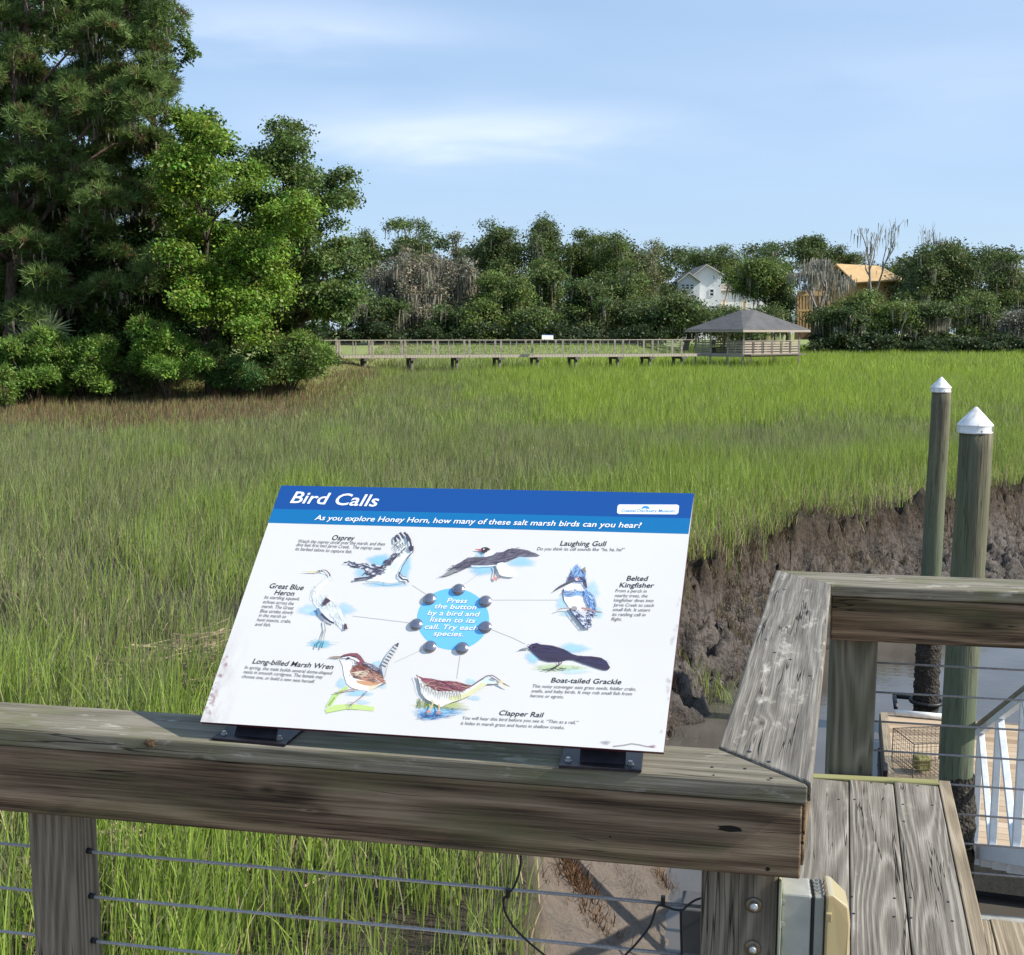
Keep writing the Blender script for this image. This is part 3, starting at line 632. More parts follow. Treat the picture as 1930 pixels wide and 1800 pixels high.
t = NT('white_cap'); co = t.new('TexCoord').outputs['Object']; t.pbsdf(t.ramp(t.noise(t.map(co, (4, 4, 1)), 5, 5), [(.32, (.50, .49, .45)), (.48, (.74, .735, .72)), (.6, (.80, .80, .79))]), .35, 0, None, .5); M_WHITE = t.m
t = NT('oyster_crust'); co = t.new('TexCoord').outputs['Object']; v = t.new('TexVoronoi'); t.l(co, v.inputs['Vector']); v.inputs['Scale'].default_value = 32
t.pbsdf(t.ramp(t.noise(co, 30, 5, .7), [(.42, (.018, .015, .012)), (.62, (.05, .043, .034)), (.72, (.20, .18, .15))]), .75, 0, t.bump(v.outputs['Distance'], 1., .02), .3); M_OYST = t.m
def piling(u, v, Y, rt, rb, label, capr, ztop_u):
    top = PY(u, v, Y); e = empty('piling', (top.x, Y, 0), label, 'piling', 'capped mooring pilings')
    mb = MB(); N = 28
    zz = [-4.6]+list(np.linspace(-1.75, top.z, 16)); cx = top.x
    mb.tube([(cx+.012*math.sin(z*1.3), Y, z) for z in zz], [rb+(rt-rb)*((z+3.5)/(top.z+3.5))*(1+.0) for z in zz], N); o = mb.build('pole', M_PILE, e, True)
    mb = MB(); vs = []; zs_ = np.arange(-4.4, -1.62, .035)
    for i, z in enumerate(zs_):
        for k in range(N):
            a = 6.283*k/N; tp = min(1, max(0, (-1.62-z)/.4)); r = rb*.98+.002+tp*(.012+.030*random.random()**2); vs.append((cx+r*math.cos(a), Y+r*math.sin(a), z+random.uniform(-.01, .01)))
    mb.add(vs, [(i*N+k, i*N+(k+1) % N, (i+1)*N+(k+1) % N, (i+1)*N+k) for i in range(len(zs_)-1) for k in range(N)]); mb.build('oyster_crust', M_OYST, e, True)
    h = capr*1.55; mb = MB(); mb.lathe((cx, Y, top.z-.055), [(capr, 0), (capr*1.02, .008), (capr, .016), (capr, .052), (capr*1.03, .058), (capr*1.02, .064), (.012, .064+capr*1.02), (0, .064+capr*1.05)], 40); o = mb.build('cap', M_WHITE, e, True)
    m = o.modifiers.new('edge', 'EDGE_SPLIT'); m.split_angle = math.radians(30)
    mb = MB(); mb.tube([(cx, Y-capr-.001, top.z-.038), (cx, Y-capr+.01, top.z-.038)], .006, 8); mb.build('nail', M_BLACK, e)
    return top
piling(1838, 802, 8.75, .1225, .132, 'thick near piling with a white cone cap and nail', .130, 0)
piling(1773.5, 731, 14.9, .120, .136, 'thinner farther piling with a white cone cap at the far end of the floating dock', .128, 0)

# ---- floating dock
DZ = -3.12
dock = empty('floating_dock', P(1668, 1345, DZ), 'pale plank floating dock on the brown creek', 'dock')
dl, dn = P(1668, 1345, DZ), P(1681, 1470, DZ); db = (dl-dn).normalized(); da = Vector((db.y, -db.x, 0)); LEN = 4.15
t = NT('dock_plank'); g = t.new('TexCoord').outputs['Object']; s = t.new('SeparateXYZ'); t.l(g, s.inputs[0])
pk = t.math('FLOOR', t.math('DIVIDE', s.outputs[0], .145)); cv = t.new('CombineXYZ'); t.l(pk, cv.inputs[0]); wnz = t.new('TexWhiteNoise'); t.l(cv.outputs[0], wnz.inputs[0])
gr = t.noise(t.map(g, (60, 2, 1)), 1.2, 4, .6); fac = t.math('ADD', t.math('MULTIPLY', wnz.outputs[0], .5), t.math('MULTIPLY', gr, .5))
t.pbsdf(t.ramp(fac, [(.2, (.27, .185, .115)), (.5, (.44, .33, .22)), (.8, (.56, .45, .33))]), .8, 0, t.bump(gr, .4, .004), .2); M_DOCK = t.m
Mk = frame(-db, (0, 0, 1), dl); mb = MB()     # local x: towards the shore, local y: ... right is -y? (up x x)
sy = 1 if (Mk.to_3x3() @ Vector((0, 1, 0))).dot(da) > 0 else -1
k = 0.0
while k < LEN: mb.box((k+.07, sy*2.3, -.019), (.138, 4.6, .038)); k += .145
mb.build('decking', M_DOCK, dock, M=Mk, bevel=.003, seg=1)
mb = MB()
mb.box((LEN/2, -sy*.045, -.14), (LEN+.05, .05, .27)); mb.build('side_fascia', M_POST, dock, M=Mk)
mb = MB(); mb.box((LEN/2, -sy*.012, .004), (LEN, .09, .018)); mb.build('edge_board', M_DECK, dock, M=Mk)
for x_ in (-.05, LEN+.05): mb = MB(); mb.box((x_, sy*2.3, -.14), (.06, 4.7, .27)); mb.build('end_fascia', M_POST, dock, M=Mk)
mb = MB(); mb.box((LEN/2, sy*2.3, -.36), (LEN-.1, 4.4, .34)); mb.build('float', plain('black_float', (.03, .03, .032), .6), dock, M=Mk)
fp = PY(1745, 1335, 14.9); lp = Mk.inverted() @ Vector((fp.x, 14.9, DZ))
mb = MB(); mb.tube([(.06, lp.y-.42, .045), (.06, lp.y+.42, .045)], .042, 12); mb.build('pile_guide', plain('white_pvc', (.74, .72, .66), .45), dock, True, M=Mk)
mb = MB(); mb.tube([(lp.x+.19*math.cos(a), lp.y+.20*math.sin(a), .04) for a in np.linspace(0, 6.283, 25)], .028, 8, cap=False); mb.bar((lp.x-.2, lp.y-.42, .01), (lp.x-.2, lp.y+.42, .01), .05); mb.bar((lp.x-.2, lp.y-.4, .01), (lp.x+.3, lp.y-.4, .01), .05); mb.bar((lp.x-.2, lp.y+.4, .01), (lp.x+.3, lp.y+.4, .01), .05)
mb.build('pile_hoop', M_BLACK, dock, True, M=Mk)
mb = MB(); cz = Mk.inverted() @ P(1668, 1466, DZ); mb.box((cz.x, cz.y, .06), (.10, .05, .12)); mb.box((cz.x, cz.y, .12), (.26, .05, .035)); mb.build('mooring_cleat', M_BLACK, dock, M=Mk, bevel=.008)
# ---- crab trap
tp = P(1752, 1466, DZ+.02); trap = empty('crab_trap', tp, 'wire mesh crab trap lying on the floating dock', 'crab trap'); Mt = frame(Vector((1, .12, 0)), (0, 0, 1), tp-Vector((0, 0, 0)))
mb = MB(); W_, D_, H_ = .58, .52, .40; st = .052; r = .0024
for z in np.arange(0, H_+.001, st):
    for (x0, y0, x1, y1) in ((0, 0, W_, 0), (W_, 0, W_, D_), (W_, D_, 0, D_), (0, D_, 0, 0)): mb.tube([(x0-.2, y0, z), (x1-.2, y1, z)], r, 4, cap=False)
for x in np.arange(0, W_+.001, st):
    for y in (0, D_): mb.tube([(x-.2, y, 0), (x-.2, y, H_)], r, 4, cap=False)
    for z in (H_, .02): mb.tube([(x-.2, 0, z), (x-.2, D_, z)], r, 4, cap=False)
for y in np.arange(0, D_+.001, st):
    for x in (0, W_): mb.tube([(x-.2, y, 0), (x-.2, y, H_)], r, 4, cap=False)
    for z in (H_, .02): mb.tube([(-.2, y, z), (W_-.2, y, z)], r, 4, cap=False)
mb.build('wire_mesh', plain('trap_wire', (.10, .09, .07), .6, .3), trap, M=Mt)
mb = MB()
for p0, p1 in (((0, 0, 0), (0, 0, H_)), ((W_, 0, 0), (W_, 0, H_)), ((0, D_, 0), (0, D_, H_)), ((W_, D_, 0), (W_, D_, H_)), ((0, 0, H_), (W_, 0, H_)), ((0, 0, H_), (0, D_, H_)), ((W_, 0, H_), (W_, D_, H_)), ((0, D_, H_), (W_, D_, H_))): mb.tube([(p0[0]-.2, p0[1], p0[2]), (p1[0]-.2, p1[1], p1[2])], .006, 6)
mb.build('wire_frame', plain('trap_frame', (.08, .07, .055), .6, .3), trap, M=Mt)
mb = MB(); mb.box((.0, .2, .10), (.16, .16, .16)); mb.build('bait_box', plain('yellow_bait_box', (.20, .19, .06), .6, 0, .5, 30), trap, M=Mt, bevel=.02)

# ---- aluminium gangway
V = [(PY(1836, 1604, 9.15), PY(1839, 1378, 9.15)), (PY(1869, 1609, 8.0), PY(1872, 1343, 8.0)), (PY(1914, 1614, 6.9), PY(1917, 1303, 6.9))]
g0, g2 = V[0][0], V[2][0]; gd = (g0-g2); step = gd/2; hvec = Vector((0, 0, ((V[0][1]-V[0][0]).z+(V[2][1]-V[2][0]).z)/2))
plan = Vector((gd.x, gd.y, 0)).normalized(); gr_ = Vector((plan.y, -plan.x, 0)); GW = 1.15
t = NT('aluminium'); co = t.new('TexCoord').outputs['Object']; nn = t.noise(co, 14, 5, .6); t.pbsdf(t.ramp(nn, [(.3, (.62, .64, .66)), (.7, (.76, .78, .80))]), t.ramp(nn, [(.3, .38), (.7, .55)]), .25, None, .5); M_ALU = t.m
M_HAND = plain('weathered_handrail', (.20, .18, .14), .6, .2, .35, 12)
gang = empty('gangway', g2, 'aluminium truss gangway sloping down to the floating dock beside the near piling', 'gangway')
n0, n1 = -3, 1     # panels: V[2] + step*k
S0 = g2-step*2.55; S1 = g2+step*2.55
for side, off in ((0, Vector()), (1, gr_*GW)):
    tr = MB(); hd = MB()
    tr.bar(S0+off, S1+off, .06, .11, up=(0, 0, 1)); tr.bar(S0+off+hvec*.98, S1+off+hvec*.98-step*.12, .05, .05)
    hd.tube([S0+off+hvec*1.04-plan*.1, S1+off+hvec*1.04], .033, 12)
    ks = [-2.5, -1.75, -1, 0, 1, 2, 2.5]
    ks = [-2, -1, 0, 1, 2]
    for k in ks: tr.bar(g2+step*k+off, g2+step*k+off+hvec, .05, .05, up=plan)
    for k in ks[:-1]: tr.bar(g2+step*(k+1)+off+hvec, g2+step*k+off, .045, .045, up=gr_)
    tr.build('side_truss', M_ALU, gang, bevel=.003, seg=1); hd.build('handrail', M_HAND, gang, True)
mb = MB(); c = (S0+S1)/2+gr_*GW/2; mb.box(c+Vector((0, 0, .03)), ((S1-S0).length, GW-.06, .03), frame(S1-S0).to_3x3())
nrb = int((S1-S0).length/.12)
for i in range(nrb): mb.bar(S0+(S1-S0)*((i+.5)/nrb)+gr_*.04+Vector((0, 0, .05)), S0+(S1-S0)*((i+.5)/nrb)+gr_*(GW-.04)+Vector((0, 0, .05)), .02, .014, up=(S1-S0).cross(gr_))
mb.build('walkway', plain('ribbed_tread', (.42, .42, .40), .6, .4, .2, 20), gang)
for i in range(8): mb = MB(); q = S0+(S1-S0)*((i+.5)/8)-Vector((0, 0, .06)); mb.bar(q, q+gr_*GW, .06, .10); mb.build('cross_beam', M_ALU, gang)
# ================================================================ BIRD SIGN
def homography():
    src = [(0, 0), (1, 0), (1, 1), (0, 1)]; dst = [(530, 915), (1308.5, 930), (1250.5, 1418), (377.5, 1360.5)]; A = []
    for (x, y), (u, v) in zip(src, dst): A += [[x, y, 1, 0, 0, 0, -u*x, -u*y, -u], [0, 0, 0, x, y, 1, -v*x, -v*y, -v]]
    return np.linalg.svd(np.array(A, float))[2][-1].reshape(3, 3)
HM = homography(); HI = np.linalg.inv(HM)
Mh = np.linalg.inv(np.array([[FPX, 0, 965], [0, FPX, 900], [0, 0, 1]])) @ HM
if Mh[2, 2] < 0: Mh = -Mh
def wv(v): return Vector((v[0], v[2]*cP-v[1]*sP, -(v[2]*sP+v[1]*cP)))
A3, B3, O3 = wv(Mh[:, 0]), wv(Mh[:, 1]), wv(Mh[:, 2])
ks = (CAP_Z+.034-EYE)/(O3+B3).z; A3, B3, O3 = A3*ks, B3*ks, O3*ks+Vector((0, 0, EYE))
SW, SH = A3.length, B3.length; ax = A3.normalized(); nf = B3.cross(A3).normalized()
if nf.y > 0: nf = -nf
uy = nf.cross(ax).normalized()                         # up the panel face
SN = Matrix((ax, uy, nf)).transposed().to_4x4(); SN.translation = O3; SNI = SN.inverted()
def D(u, v):
    """photo pixel on the panel face -> metres from the panel's top left corner, x right, y up"""
    q = SNI @ PPL(u, v, O3, nf); return Vector((q.x, q.y, 0))
QD = [SNI @ p for p in (O3, O3+A3, O3+A3+B3, O3+B3)]   # measured corners of the panel in its own plane
sign = empty('bird_sign', O3+A3*.5+B3, 'white interpretive panel of marsh birds with a blue Bird Calls heading, tilted on the railing', 'sign')
BT = .011
def panel_face():
    t = NT('sign_face'); co = t.new('TexCoord').outputs['Object']; s = t.new('SeparateXYZ'); t.l(co, s.inputs[0])
    # scuffs of dirt along the lower corners
    n = t.noise(t.map(co, (10, 5, 1)), 3.0, 6, .7); edge = t.ramp(s.outputs[0], [(.0, 1.), (.03, 0.)])
    low = t.ramp(t.math('MULTIPLY_ADD', s.outputs[1], -1, 0), [(SH*.55, 0.), (SH*.95, 1.)])
    f = t.math('MULTIPLY', t.math('MULTIPLY', edge, low), t.ramp(n, [(.45, 0.), (.7, .6)]))
    n2 = t.noise(co, 2.0, 4, .6)
    c = t.mix(f, t.ramp(n2, [(.3, (.71, .688, .65)), (.7, (.75, .726, .69))]), (.36, .30, .30))
    t.pbsdf(c, .32, 0, None, .45); return t.m
b2 = MB(); lo = [(q.x, q.y, -BT) for q in QD]; hi = [(q.x, q.y, 0) for q in QD]
b2.add(lo+hi, [(0, 1, 2, 3), (7, 6, 5, 4)]); b2.add(lo+hi, [(0, 4, 5, 1), (1, 5, 6, 2), (2, 6, 7, 3), (3, 7, 4, 0)], 1)
panel = b2.build('panel', [panel_face(), plain('dark_red_edge', (.085, .012, .025), .5, 0, .2, 40)], sign, M=SN)
M_PRINT = colmat('print', .34, True, .45)
def soft(c): return tuple(v*.86+255*.14 for v in c)
def lin(c): return tuple((x/255/12.92 if x/255 <= .04045 else ((x/255+.055)/1.055)**2.4) for x in c)
class Art:
    def __init__(s, sc=1, ox=0, oy=0, z0=.0004): s.sc = sc; s.ox = ox; s.oy = oy; s.z = z0; s.mb = MB(); s.c = []
    def d(s, p):
        q = D(s.ox+p[0]/s.sc, s.oy+p[1]/s.sc); return Vector((q.x, q.y, s.z))
    def _add(s, vs, fs, cols):
        b = len(s.mb.v); s.mb.v += [tuple(v) for v in vs]; s.mb.f += [tuple(i+b for i in f) for f in fs]; s.mb.m += [0]*len(fs); s.mb.c += cols; s.z += .00002
    def poly(s, pts, col, a=1):
        from mathutils.geometry import tessellate_polygon
        col = soft(col) if s.sc > 1 else col; vs = [s.d(p) for p in pts]; tri = tessellate_polygon([vs]); c = (*lin(col), a)
        fs = []
        for t in tri:
            p, q, r = (vs[i] for i in t); fs.append(tuple(t) if (q-p).cross(r-p).z > 0 else tuple(t)[::-1])
        s._add(vs, fs, [c]*len(vs))
    def curve(s, pts, n=5):
        P_ = [Vector((*p, 0)) for p in pts]; N = len(P_); out = []
        for i in range(N):
            p0, p1, p2, p3 = P_[i-1], P_[i], P_[(i+1) % N], P_[(i+2) % N]
            for k in range(n):
                t = k/n; q = .5*((2*p1)+(p2-p0)*t+(2*p0-5*p1+4*p2-p3)*t*t+(3*p1-p0-3*p2+p3)*t**3); out.append((q.x, q.y))
        return out
    def blob(s, pts, col, a=1): s.poly(s.curve(pts), col, a)
    def line(s, pts, w0, w1=None, col=(60, 55, 70), a=1):
        col = soft(col) if s.sc > 1 else col; w1 = w0 if w1 is None else w1; P_ = [s.d(p) for p in pts]; vs = []; n = len(P_); k = (s.d((pts[0][0]+1, pts[0][1]))-s.d(pts[0])).length
        for i, p in enumerate(P_):
            d = (P_[min(i+1, n-1)]-P_[max(i-1, 0)]).normalized(); nn = Vector((-d.y, d.x, 0)); w = (w0+(w1-w0)*i/(n-1))*.5*k; vs += [p-nn*w, p+nn*w]
        s._add(vs, [(2*i, 2*i+2, 2*i+3, 2*i+1) for i in range(n-1)], [(*lin(col), a)]*len(vs))
    def wash(s, cx, cy, rx, ry, col, a=.8):
        n = 28; vs = [s.d((cx, cy))]; cols = [(*lin(col), a)]
        for ring, (f, al) in enumerate(((.45, .75), (.75, .3), (1.0, 0))):
            for k in range(n):
                t = 6.2832*k/n; j = 1+.12*math.sin(3*t+cx)+.07*math.sin(7*t+cy); vs.append(s.d((cx+rx*f*j*math.cos(t), cy+ry*f*j*math.sin(t)))); cols.append((*lin(col), a*al))
        fs = [(0, 1+(k+1) % n, 1+k) for k in range(n)]
        for r in range(2): fs += [(1+r*n+k, 1+r*n+(k+1) % n, 1+(r+1)*n+(k+1) % n, 1+(r+1)*n+k) for k in range(n)]
        s._add(vs, fs, cols)
    def dabs(s, region, n, L, ang, w, cols, a=.9, jit=.35):
        """short feather strokes inside polygon region"""
        xs = [p[0] for p in region]; ys = [p[1] for p in region]; k = 0; R = random.Random(n*13+int(xs[0])); tries = 0
        while k < n and tries < n*60:
            tries += 1; x, y = R.uniform(min(xs), max(xs)), R.uniform(min(ys), max(ys)); ins = False; m = len(region)
            for i in range(m):
                (x0, y0), (x1, y1) = region[i], region[i-1]
                if (y0 > y) != (y1 > y) and x < (x1-x0)*(y-y0)/(y1-y0)+x0: ins = not ins
            if not ins: continue
            k += 1; t = math.radians(ang)+R.gauss(0, jit); l = L*R.uniform(.6, 1.3)/2
            s.line([(x-l*math.cos(t), y-l*math.sin(t)), (x, y+R.uniform(-.1, .1)*l), (x+l*math.cos(t), y+l*math.sin(t))], w*R.uniform(.6, 1.2), w*.3, R.choice(cols), a)
    def done(s, name): return s.mb.build(name, M_PRINT, sign, M=SN, col=True)

a = Art(z0=.00015)     # heading bands, button disc, pointer lines, logo plate, scuffs
a.poly([(530, 915), (1308.5, 930), (1301.8, 977), (514.6, 959)], (18, 78, 150)); a.poly([(514.6, 959), (1301.8, 977), (1297.6, 1006.5), (505.2, 985.5)], (12, 112, 170))
a.done('heading_band')
a = Art(z0=.0002); a.poly([(854+68*math.cos(t), 1167+58*math.sin(t)) for t in np.linspace(0, 6.283, 49)[:-1]], (112, 192, 240)); a.done('button_disc')
a = Art(z0=.0003)
for l in ([(777, 1103), (803, 1120)], [(908, 1078), (874, 1102)], [(927, 1131), (1052, 1131)], [(925, 1186), (968, 1203), (990, 1214)], [(868, 1231), (861, 1279)], [(799, 1223), (743, 1249)], [(773, 1174), (665, 1161)]): a.line(l, .8, .8, (186, 180, 181))
a.done('pointer_lines')
a = Art(z0=.0004); r4 = [(1167, 951), (1277, 951.3), (1280, 954), (1278.5, 967), (1275, 969.6), (1166, 968.7), (1163, 966), (1164, 954)]
a.poly(r4, (248, 249, 250)); a.blob([(1209, 959.5), (1211, 955.5), (1216, 953.5), (1222, 955), (1224.5, 958.5), (1220, 959), (1215, 958)], (70, 150, 215)); a.line([(1218, 960), (1221, 964)], 1.5, .8, (70, 150, 215)); a.line([(1211, 960.5), (1217, 958.5), (1224, 960)], 1.0, .6, (120, 190, 90), .8)
a.done('logo_plate')
a = Art(z0=.0002); R2 = random.Random(5)
a.wash(1141, 1400, 12, 5, (150, 148, 160), .55); a.line([(1155, 1407), (1175, 1405), (1190, 1402), (1205, 1404), (1218, 1407), (1232, 1408)], 3, 3, (160, 155, 158), .6); a.wash(1230, 1407, 9, 4, (170, 120, 130), .5)
for i in range(38): v = R2.uniform(1235, 1345); u = 377.5+(1360.5-v)*.342; a.wash(u+R2.uniform(2, 14), v, R2.uniform(2, 6), R2.uniform(2, 7), (175, 130, 140), R2.uniform(.12, .35))
for i in range(16): v = R2.uniform(1130, 1390); u = 1250.5+(1418-v)*.119; a.wash(u-R2.uniform(2, 8), v, R2.uniform(2, 4), R2.uniform(3, 8), (165, 150, 152), R2.uniform(.15, .35))
a.done('dirt_scuffs')

# --- osprey
a = Art(7.148, 530, 990); ink = (52, 46, 66)
a.wash(1330, 480, 190, 110, (150, 212, 246), .9); a.wash(1650, 560, 130, 190, (160, 218, 246), .85); a.wash(1120, 640, 180, 80, (165, 220, 246), .7); a.wash(1420, 790, 330, 55, (165, 218, 246), .8)
body = [(1180, 690), (1340, 560), (1450, 470), (1540, 360), (1530, 240), (1540, 170), (1590, 120), (1670, 105), (1740, 190), (1785, 300), (1770, 400), (1700, 450), (1640, 550), (1600, 640), (1620, 690), (1690, 710), (1720, 775), (1640, 770), (1540, 785), (1440, 795), (1300, 765), (1140, 765), (1200, 715)]
a.poly(body, (232, 240, 238)); wing = [(1350, 545), (1100, 520), (930, 485), (840, 500), (950, 520), (800, 525), (930, 545), (1080, 590), (1180, 690), (1330, 690), (1400, 600)]
a.poly(wing, (214, 216, 222)); a.dabs(wing, 60, 85, 10, 20, [ink, (80, 74, 96), (60, 55, 75)])
up = [(1350, 550), (1450, 455), (1530, 370), (1640, 380), (1560, 470), (1450, 560), (1390, 640)]; a.dabs(up, 42, 60, -40, 22, [ink, (70, 64, 84)])
up2 = [(1530, 360), (1530, 240), (1600, 200), (1700, 240), (1690, 370), (1600, 400)]; a.dabs(up2, 46, 40, -70, 12, [ink, (110, 106, 112), (140, 136, 120)])
for p in ([(1545, 240), (1540, 180), (1560, 150)], [(1600, 200), (1570, 160), (1555, 140)], [(1650, 190), (1620, 130), (1600, 112)], [(1720, 230), (1690, 140), (1660, 108)], [(1760, 300), (1735, 200), (1690, 130)]): a.line(p, 26, 34, ink)
a.blob([(1735, 290), (1770, 285), (1780, 340), (1750, 365), (1722, 330)], (40, 36, 56)); a.line([(1785, 290), (1780, 370), (1710, 450), (1640, 560), (1605, 640)], 14, 10, ink); a.line([(1600, 640), (1590, 690), (1640, 740), (1700, 745), (1722, 778)], 26, 18, ink); a.line([(1690, 712), (1640, 700), (1600, 660)], 8, 8, ink)
a.line([(990, 740), (1080, 725), (1180, 715), (1280, 690)], 30, 24, ink); a.line([(1140, 765), (1300, 765), (1440, 796), (1560, 785), (1690, 765)], 6, 6, (70, 66, 80)); a.dabs([(1450, 560), (1620, 470), (1590, 700), (1420, 760)], 26, 110, -70, 5, [(190, 200, 200), (205, 214, 200)], .7)
a.done('osprey_picture')
# --- laughing gull
a = Art(8.773, 820, 1010)
a.wash(800, 560, 300, 110, (160, 216, 246), .85); a.wash(1420, 430, 280, 110, (165, 220, 246), .75); a.wash(760, 310, 110, 60, (180, 226, 246), .7)
a.blob([(820, 310), (930, 245), (1010, 280), (960, 345), (830, 350)], (246, 249, 248)); gw = [(110, 680), (220, 590), (340, 480), (450, 420), (540, 360), (700, 350), (850, 345), (950, 320), (1010, 275), (1110, 270), (1190, 240), (1270, 205), (1400, 215), (1530, 245), (1650, 285), (1735, 325), (1690, 345), (1560, 350), (1400, 345), (1290, 390), (1160, 440), (1080, 450), (1000, 490), (850, 495), (690, 480), (560, 520), (430, 580), (280, 640), (170, 680)]
a.poly(gw, (96, 90, 104)); a.dabs(gw, 110, 130, -14, 13, [(66, 60, 76), (80, 74, 90), (120, 114, 126), (60, 54, 70)], .85, .25)
a.poly([(110, 680), (220, 590), (330, 560), (380, 580), (280, 640), (170, 680)], (150, 152, 152), .7); a.line([(600, 505), (750, 515), (900, 505), (1010, 495)], 12, 12, (250, 250, 252)); a.blob([(1020, 490), (1130, 450), (1230, 520), (1350, 620), (1290, 690), (1150, 680), (1060, 640)], (243, 246, 244), .9); a.line([(1350, 620), (1300, 685), (1190, 690), (1100, 670)], 4, 3, (150, 150, 150)); a.line([(1130, 540), (1290, 600)], 3, 3, (185, 190, 188))
a.line([(970, 515), (995, 570), (985, 640), (975, 690)], 24, 14, (88, 84, 98)); a.line([(1030, 560), (1060, 640), (1080, 665)], 8, 8, (150, 140, 140)); a.blob([(965, 690), (1000, 690), (1025, 720), (1000, 745), (975, 735)], (214, 128, 122)); a.line([(1085, 660), (1065, 700), (1055, 730)], 26, 10, (150, 92, 88))
a.blob([(755, 240), (790, 205), (860, 200), (915, 235), (880, 255), (840, 275), (815, 300), (770, 270)], (38, 26, 34)); a.line([(812, 285), (814, 335)], 8, 4, (60, 60, 66)); a.poly([(668, 232), (760, 225), (775, 258), (680, 242)], (200, 74, 84)); a.line([(668, 234), (700, 238)], 8, 4, (60, 40, 44)); a.blob([(800, 225), (820, 222), (822, 240), (803, 242)], (225, 228, 228))
a.done('gull_picture')
# --- belted kingfisher
a = Art(8.391, 1020, 1050); nv = (40, 46, 84)
a.wash(340, 730, 130, 130, (186, 228, 246), .8); a.wash(810, 520, 140, 160, (190, 228, 244), .75); a.wash(860, 880, 150, 110, (186, 228, 246), .85); a.wash(420, 900, 150, 60, (196, 232, 246), .7)
a.blob([(380, 470), (520, 400), (690, 420), (700, 560), (730, 740), (720, 830), (560, 850), (440, 800), (370, 700), (345, 570)], (240, 238, 240)); a.poly([(350, 520), (440, 540), (560, 545), (680, 535), (690, 620), (560, 610), (450, 635), (365, 630)], (120, 160, 205)); a.dabs([(350, 520), (680, 535), (690, 620), (365, 630)], 26, 100, 5, 10, [(70, 90, 140), (150, 190, 226), (90, 84, 120)])
a.line([(355, 510), (345, 580), (360, 690), (430, 790)], 20, 6, (70, 62, 86)); hd = [(425, 380), (440, 300), (480, 220), (560, 115), (605, 170), (640, 200), (690, 175), (710, 240), (700, 330), (712, 420), (690, 400), (560, 390), (470, 400)]
a.poly(hd, (120, 162, 214)); a.dabs(hd, 60, 90, -60, 11, [(70, 96, 150), (150, 196, 236), (58, 60, 92), (104, 120, 140)]); a.poly([(640, 200), (690, 170), (712, 240), (670, 250)], (120, 112, 100)); a.poly([(425, 380), (450, 300), (520, 330), (540, 370), (470, 400)], (56, 54, 92)); a.line([(560, 330), (640, 335), (700, 380), (715, 500)], 30, 30, (50, 50, 76)); a.blob([(535, 350), (590, 330), (610, 360), (560, 385)], (228, 190, 186)); a.blob([(575, 345), (600, 340), (602, 360), (580, 365)], (96, 30, 36))
a.poly([(195, 555), (280, 470), (420, 395), (540, 345), (530, 385), (430, 430), (330, 480)], (84, 82, 98)); a.line([(195, 555), (330, 465), (530, 372)], 12, 10, (30, 28, 40)); a.line([(560, 395), (660, 400), (700, 470)], 20, 24, (58, 58, 92))
wg = [(690, 520), (760, 550), (850, 650), (875, 760), (860, 900), (780, 880), (740, 760), (690, 640)]; a.poly(wg, (156, 196, 232)); a.dabs(wg, 46, 90, 62, 12, [(60, 100, 190), (200, 224, 244), (90, 130, 196), nv]); a.line([(740, 550), (850, 650), (875, 760), (865, 860)], 6, 6, (100, 110, 130))
tl = [(450, 840), (560, 850), (720, 870), (840, 880), (830, 960), (790, 1010), (805, 1135), (690, 1138), (600, 1030)]; a.poly(tl, (206, 210, 224)); a.dabs(tl, 70, 60, 30, 16, [nv, (60, 64, 100), (44, 46, 74)], .9, .5); a.poly([(560, 860), (720, 870), (700, 970), (620, 920)], (222, 218, 220), .8); a.line([(450, 840), (600, 1030), (690, 1138)], 14, 14, nv)
a.line([(250, 860), (330, 830), (450, 825), (560, 845)], 10, 20, (134, 118, 110)); a.line([(640, 825), (760, 840), (860, 880), (965, 890)], 40, 14, (170, 124, 116)); a.line([(860, 885), (965, 892)], 16, 10, (70, 60, 60)); a.blob([(490, 800), (560, 800), (570, 850), (500, 850)], (150, 140, 136))
a.done('kingfisher_picture')
# --- grackle
a = Art(7.423, 960, 1190); bk = (34, 28, 52)
a.wash(330, 370, 130, 100, (176, 222, 246), .85); a.wash(900, 240, 240, 90, (176, 222, 246), .85); a.wash(680, 510, 420, 60, (206, 226, 178), .95); a.wash(900, 560, 260, 50, (212, 238, 240), .8)
a.dabs([(400, 480), (1000, 490), (1000, 545), (400, 530)], 50, 40, -70, 6, [(150, 184, 110), (180, 196, 140)], .6)
bd = [(255, 235), (300, 190), (380, 165), (450, 190), (600, 205), (760, 250), (880, 320), (960, 350), (1150, 355), (1290, 375), (1360, 420), (1412, 510), (1380, 545), (1320, 545), (1200, 510), (1040, 455), (900, 405), (820, 400), (720, 425), (560, 430), (440, 400), (370, 340), (300, 270)]
a.poly(bd, bk); a.dabs(bd, 46, 130, 14, 8, [(56, 54, 110), (70, 40, 70), (48, 48, 84), (24, 20, 36)], .8, .2); a.line([(450, 190), (600, 205), (720, 235)], 5, 3, (130, 60, 84)); a.line([(960, 352), (1150, 357), (1280, 375)], 5, 3, (120, 60, 84)); a.poly([(135, 268), (190, 240), (262, 228), (280, 255), (210, 262)], (150, 156, 148)); a.line([(135, 270), (270, 240)], 6, 8, (50, 50, 50)); a.blob([(340, 215), (362, 212), (364, 232), (345, 235)], (26, 20, 30)); a.blob([(295, 215), (320, 212), (318, 230), (298, 232)], (110, 70, 80), .7)
